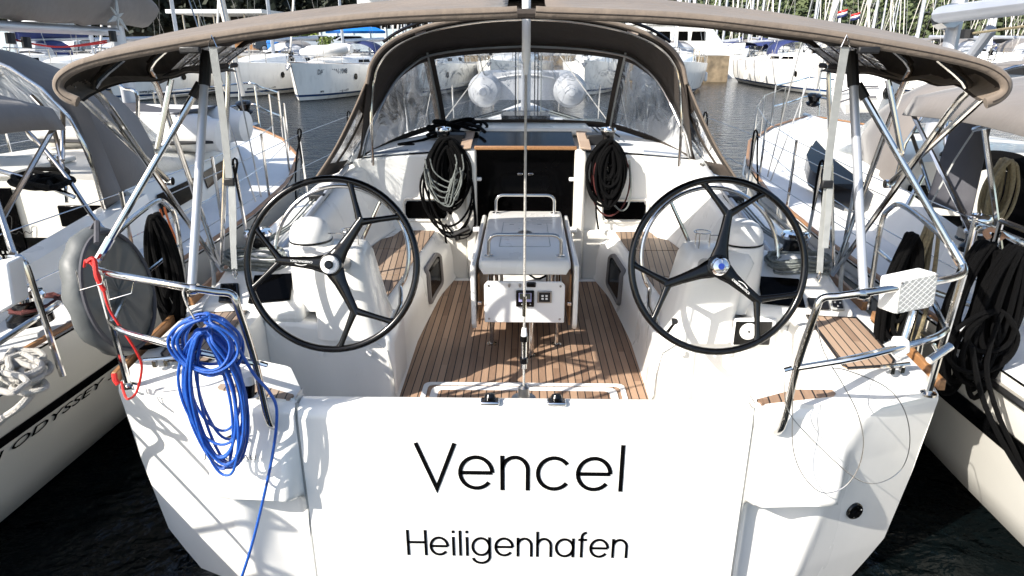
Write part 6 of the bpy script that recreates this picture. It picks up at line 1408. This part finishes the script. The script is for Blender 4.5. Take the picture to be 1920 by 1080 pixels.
def wood(name, label, spots, m, per, size):
    mb = MB(); vs = []; fs = []; rnd = random.Random(5)
    for x, y, z, h, w in spots:
        for k in range(per):
            a = rnd.uniform(0, 2*PI); t = rnd.random()**.7; rr = w*(1-.55*t)*rnd.uniform(.5, 1.0)*(1+.25*math.sin(3*a+x))
            c = (x+rr*math.cos(a), y+rr*math.sin(a), z+h*(.15+.85*t)+rnd.uniform(-.3, .3)); s = size*rnd.uniform(.6, 1.4)
            ax = Vector((rnd.uniform(-1, 1), rnd.uniform(-1, 1), rnd.uniform(-1, 1))).normalized(); bx_ = ax.orthogonal().normalized()
            c = Vector(c); o = len(vs); vs += [c-ax*s, c+bx_*s*.8, c+ax*s, c-bx_*s*.8]; fs.append((o, o+1, o+2, o+3))
    me = bpy.data.meshes.new(name); me.from_pydata([tuple(v) for v in vs], [], fs); me.materials.append(m)
    o = bpy.data.objects.new(name, me); COL.objects.link(o); tag(o, label, 'trees', kind='stuff')
rnd = random.Random(8); sp = []
for i in range(560):
    y = 158+rnd.random()**1.3*130; x = rnd.uniform(-10, 1)*0+rnd.uniform(.0, .95)*y*1.0-5; sp.append((x, y, hz(x, y), rnd.uniform(6, 10), rnd.uniform(2.4, 4)))
wood('hillside_wood', 'sunlit green wood covering the hillside behind the masts', sp, foliage('green_wood', (.022, .036, .012), (.10, .125, .048)), 170, .62)
sp = []
for i in range(260):
    y = 93+rnd.random()*40; x = rnd.uniform(-.95, .06)*y; sp.append((x, y, max(QZ, hz(x, y)), rnd.uniform(9, 15), rnd.uniform(2.8, 4.6)))
wood('dark_wood', 'dark evergreen wood behind the pavilion on the left shore', sp, foliage('dark_wood', (.003, .005, .003), (.018, .026, .010)), 420, .42)
sp = [(x, 78.5, QZ, rnd.uniform(1.2, 1.8), .9) for x in [U(u, 60, Y=78.5).x for u in (560, 575, 588, 600, 545)]]
wood('hedge', 'low yellow green hedge behind the parked dark cars', sp, foliage('hedge_leaf', (.05, .08, .012), (.20, .24, .03)), 260, .2)
# water
m, nt, b = node_mat('harbour_water'); L = nt.links.new
tc = N(nt, 'ShaderNodeTexCoord'); mp = N(nt, 'ShaderNodeMapping'); mp.inputs['Scale'].default_value = (1., 1.5, 1); L(tc.outputs['Object'], mp.inputs['Vector'])
n1 = N(nt, 'ShaderNodeTexNoise'); n1.inputs['Scale'].default_value = 2.2; n1.inputs['Detail'].default_value = 5; n1.inputs['Distortion'].default_value = .4; L(mp.outputs[0], n1.inputs['Vector'])
n2 = N(nt, 'ShaderNodeTexNoise'); n2.inputs['Scale'].default_value = 7; n2.inputs['Detail'].default_value = 3; L(mp.outputs[0], n2.inputs['Vector'])
ad = N(nt, 'ShaderNodeMath', operation='MULTIPLY_ADD'); ad.inputs[1].default_value = .3; L(n2.outputs['Fac'], ad.inputs[0]); L(n1.outputs['Fac'], ad.inputs[2])
bp = N(nt, 'ShaderNodeBump'); bp.inputs['Strength'].default_value = .75; bp.inputs['Distance'].default_value = .16; L(ad.outputs[0], bp.inputs['Height']); L(bp.outputs[0], b.inputs['Normal'])
b.inputs['Base Color'].default_value = (.0015, .003, .0035, 1); b.inputs['Roughness'].default_value = .10; b.inputs['IOR'].default_value = 1.333
tag(MB().add([(-500, -60, 0), (700, -60, 0), (700, 700, 0), (-500, 700, 0)], [(0, 1, 2, 3)]).build('water', m, None), kind='structure')
# the pontoon the photographer stands on
pt = MB().box((0, -1.5, .55), (26, 2.6, .35)).build('pontoon', 'concrete', None, bevel=.03); tag(pt, kind='structure')
# sky, sun, camera
SUN = Vector((-1.15, -.78, 1.0)).normalized()
w = bpy.data.worlds.new('World'); sc.world = w; w.use_nodes = True; nt = w.node_tree; bg = nt.nodes['Background']
sky = nt.nodes.new('ShaderNodeTexSky'); sky.sky_type = 'NISHITA'; sky.sun_disc = False
sky.sun_elevation = math.asin(SUN.z); sky.sun_rotation = math.atan2(SUN.x, SUN.y); sky.air_density = 1.0; sky.dust_density = 1.5
nt.links.new(sky.outputs[0], bg.inputs[0]); bg.inputs[1].default_value = SKY_STR
ld = bpy.data.lights.new('sun', 'SUN'); ld.energy = SUN_STR; ld.angle = math.radians(.5); ld.color = (1, .94, .85)
lo = bpy.data.objects.new('sun', ld); COL.objects.link(lo); lo.rotation_euler = (-SUN).to_track_quat('-Z', 'Y').to_euler(); lo.location = (-20, -14, 18)
cd = bpy.data.cameras.new('camera'); cam = bpy.data.objects.new('camera', cd); COL.objects.link(cam); sc.camera = cam
cd.sensor_width = 36; cd.lens = FPX/1920*36; cd.clip_start = .05; cd.clip_end = 3000
cam.matrix_world = Matrix.Translation((0, 0, CAMZ)) @ Matrix(((cR.x, cU.x, -cF.x), (cR.y, cU.y, -cF.y), (cR.z, cU.z, -cF.z))).to_4x4()
sc.view_settings.view_transform = 'Standard'; sc.view_settings.look = 'None'; sc.view_settings.exposure = EXPO; sc.view_settings.gamma = 1
sc.cycles.max_bounces = 8; sc.cycles.transparent_max_bounces = 16; sc.cycles.use_denoising = True
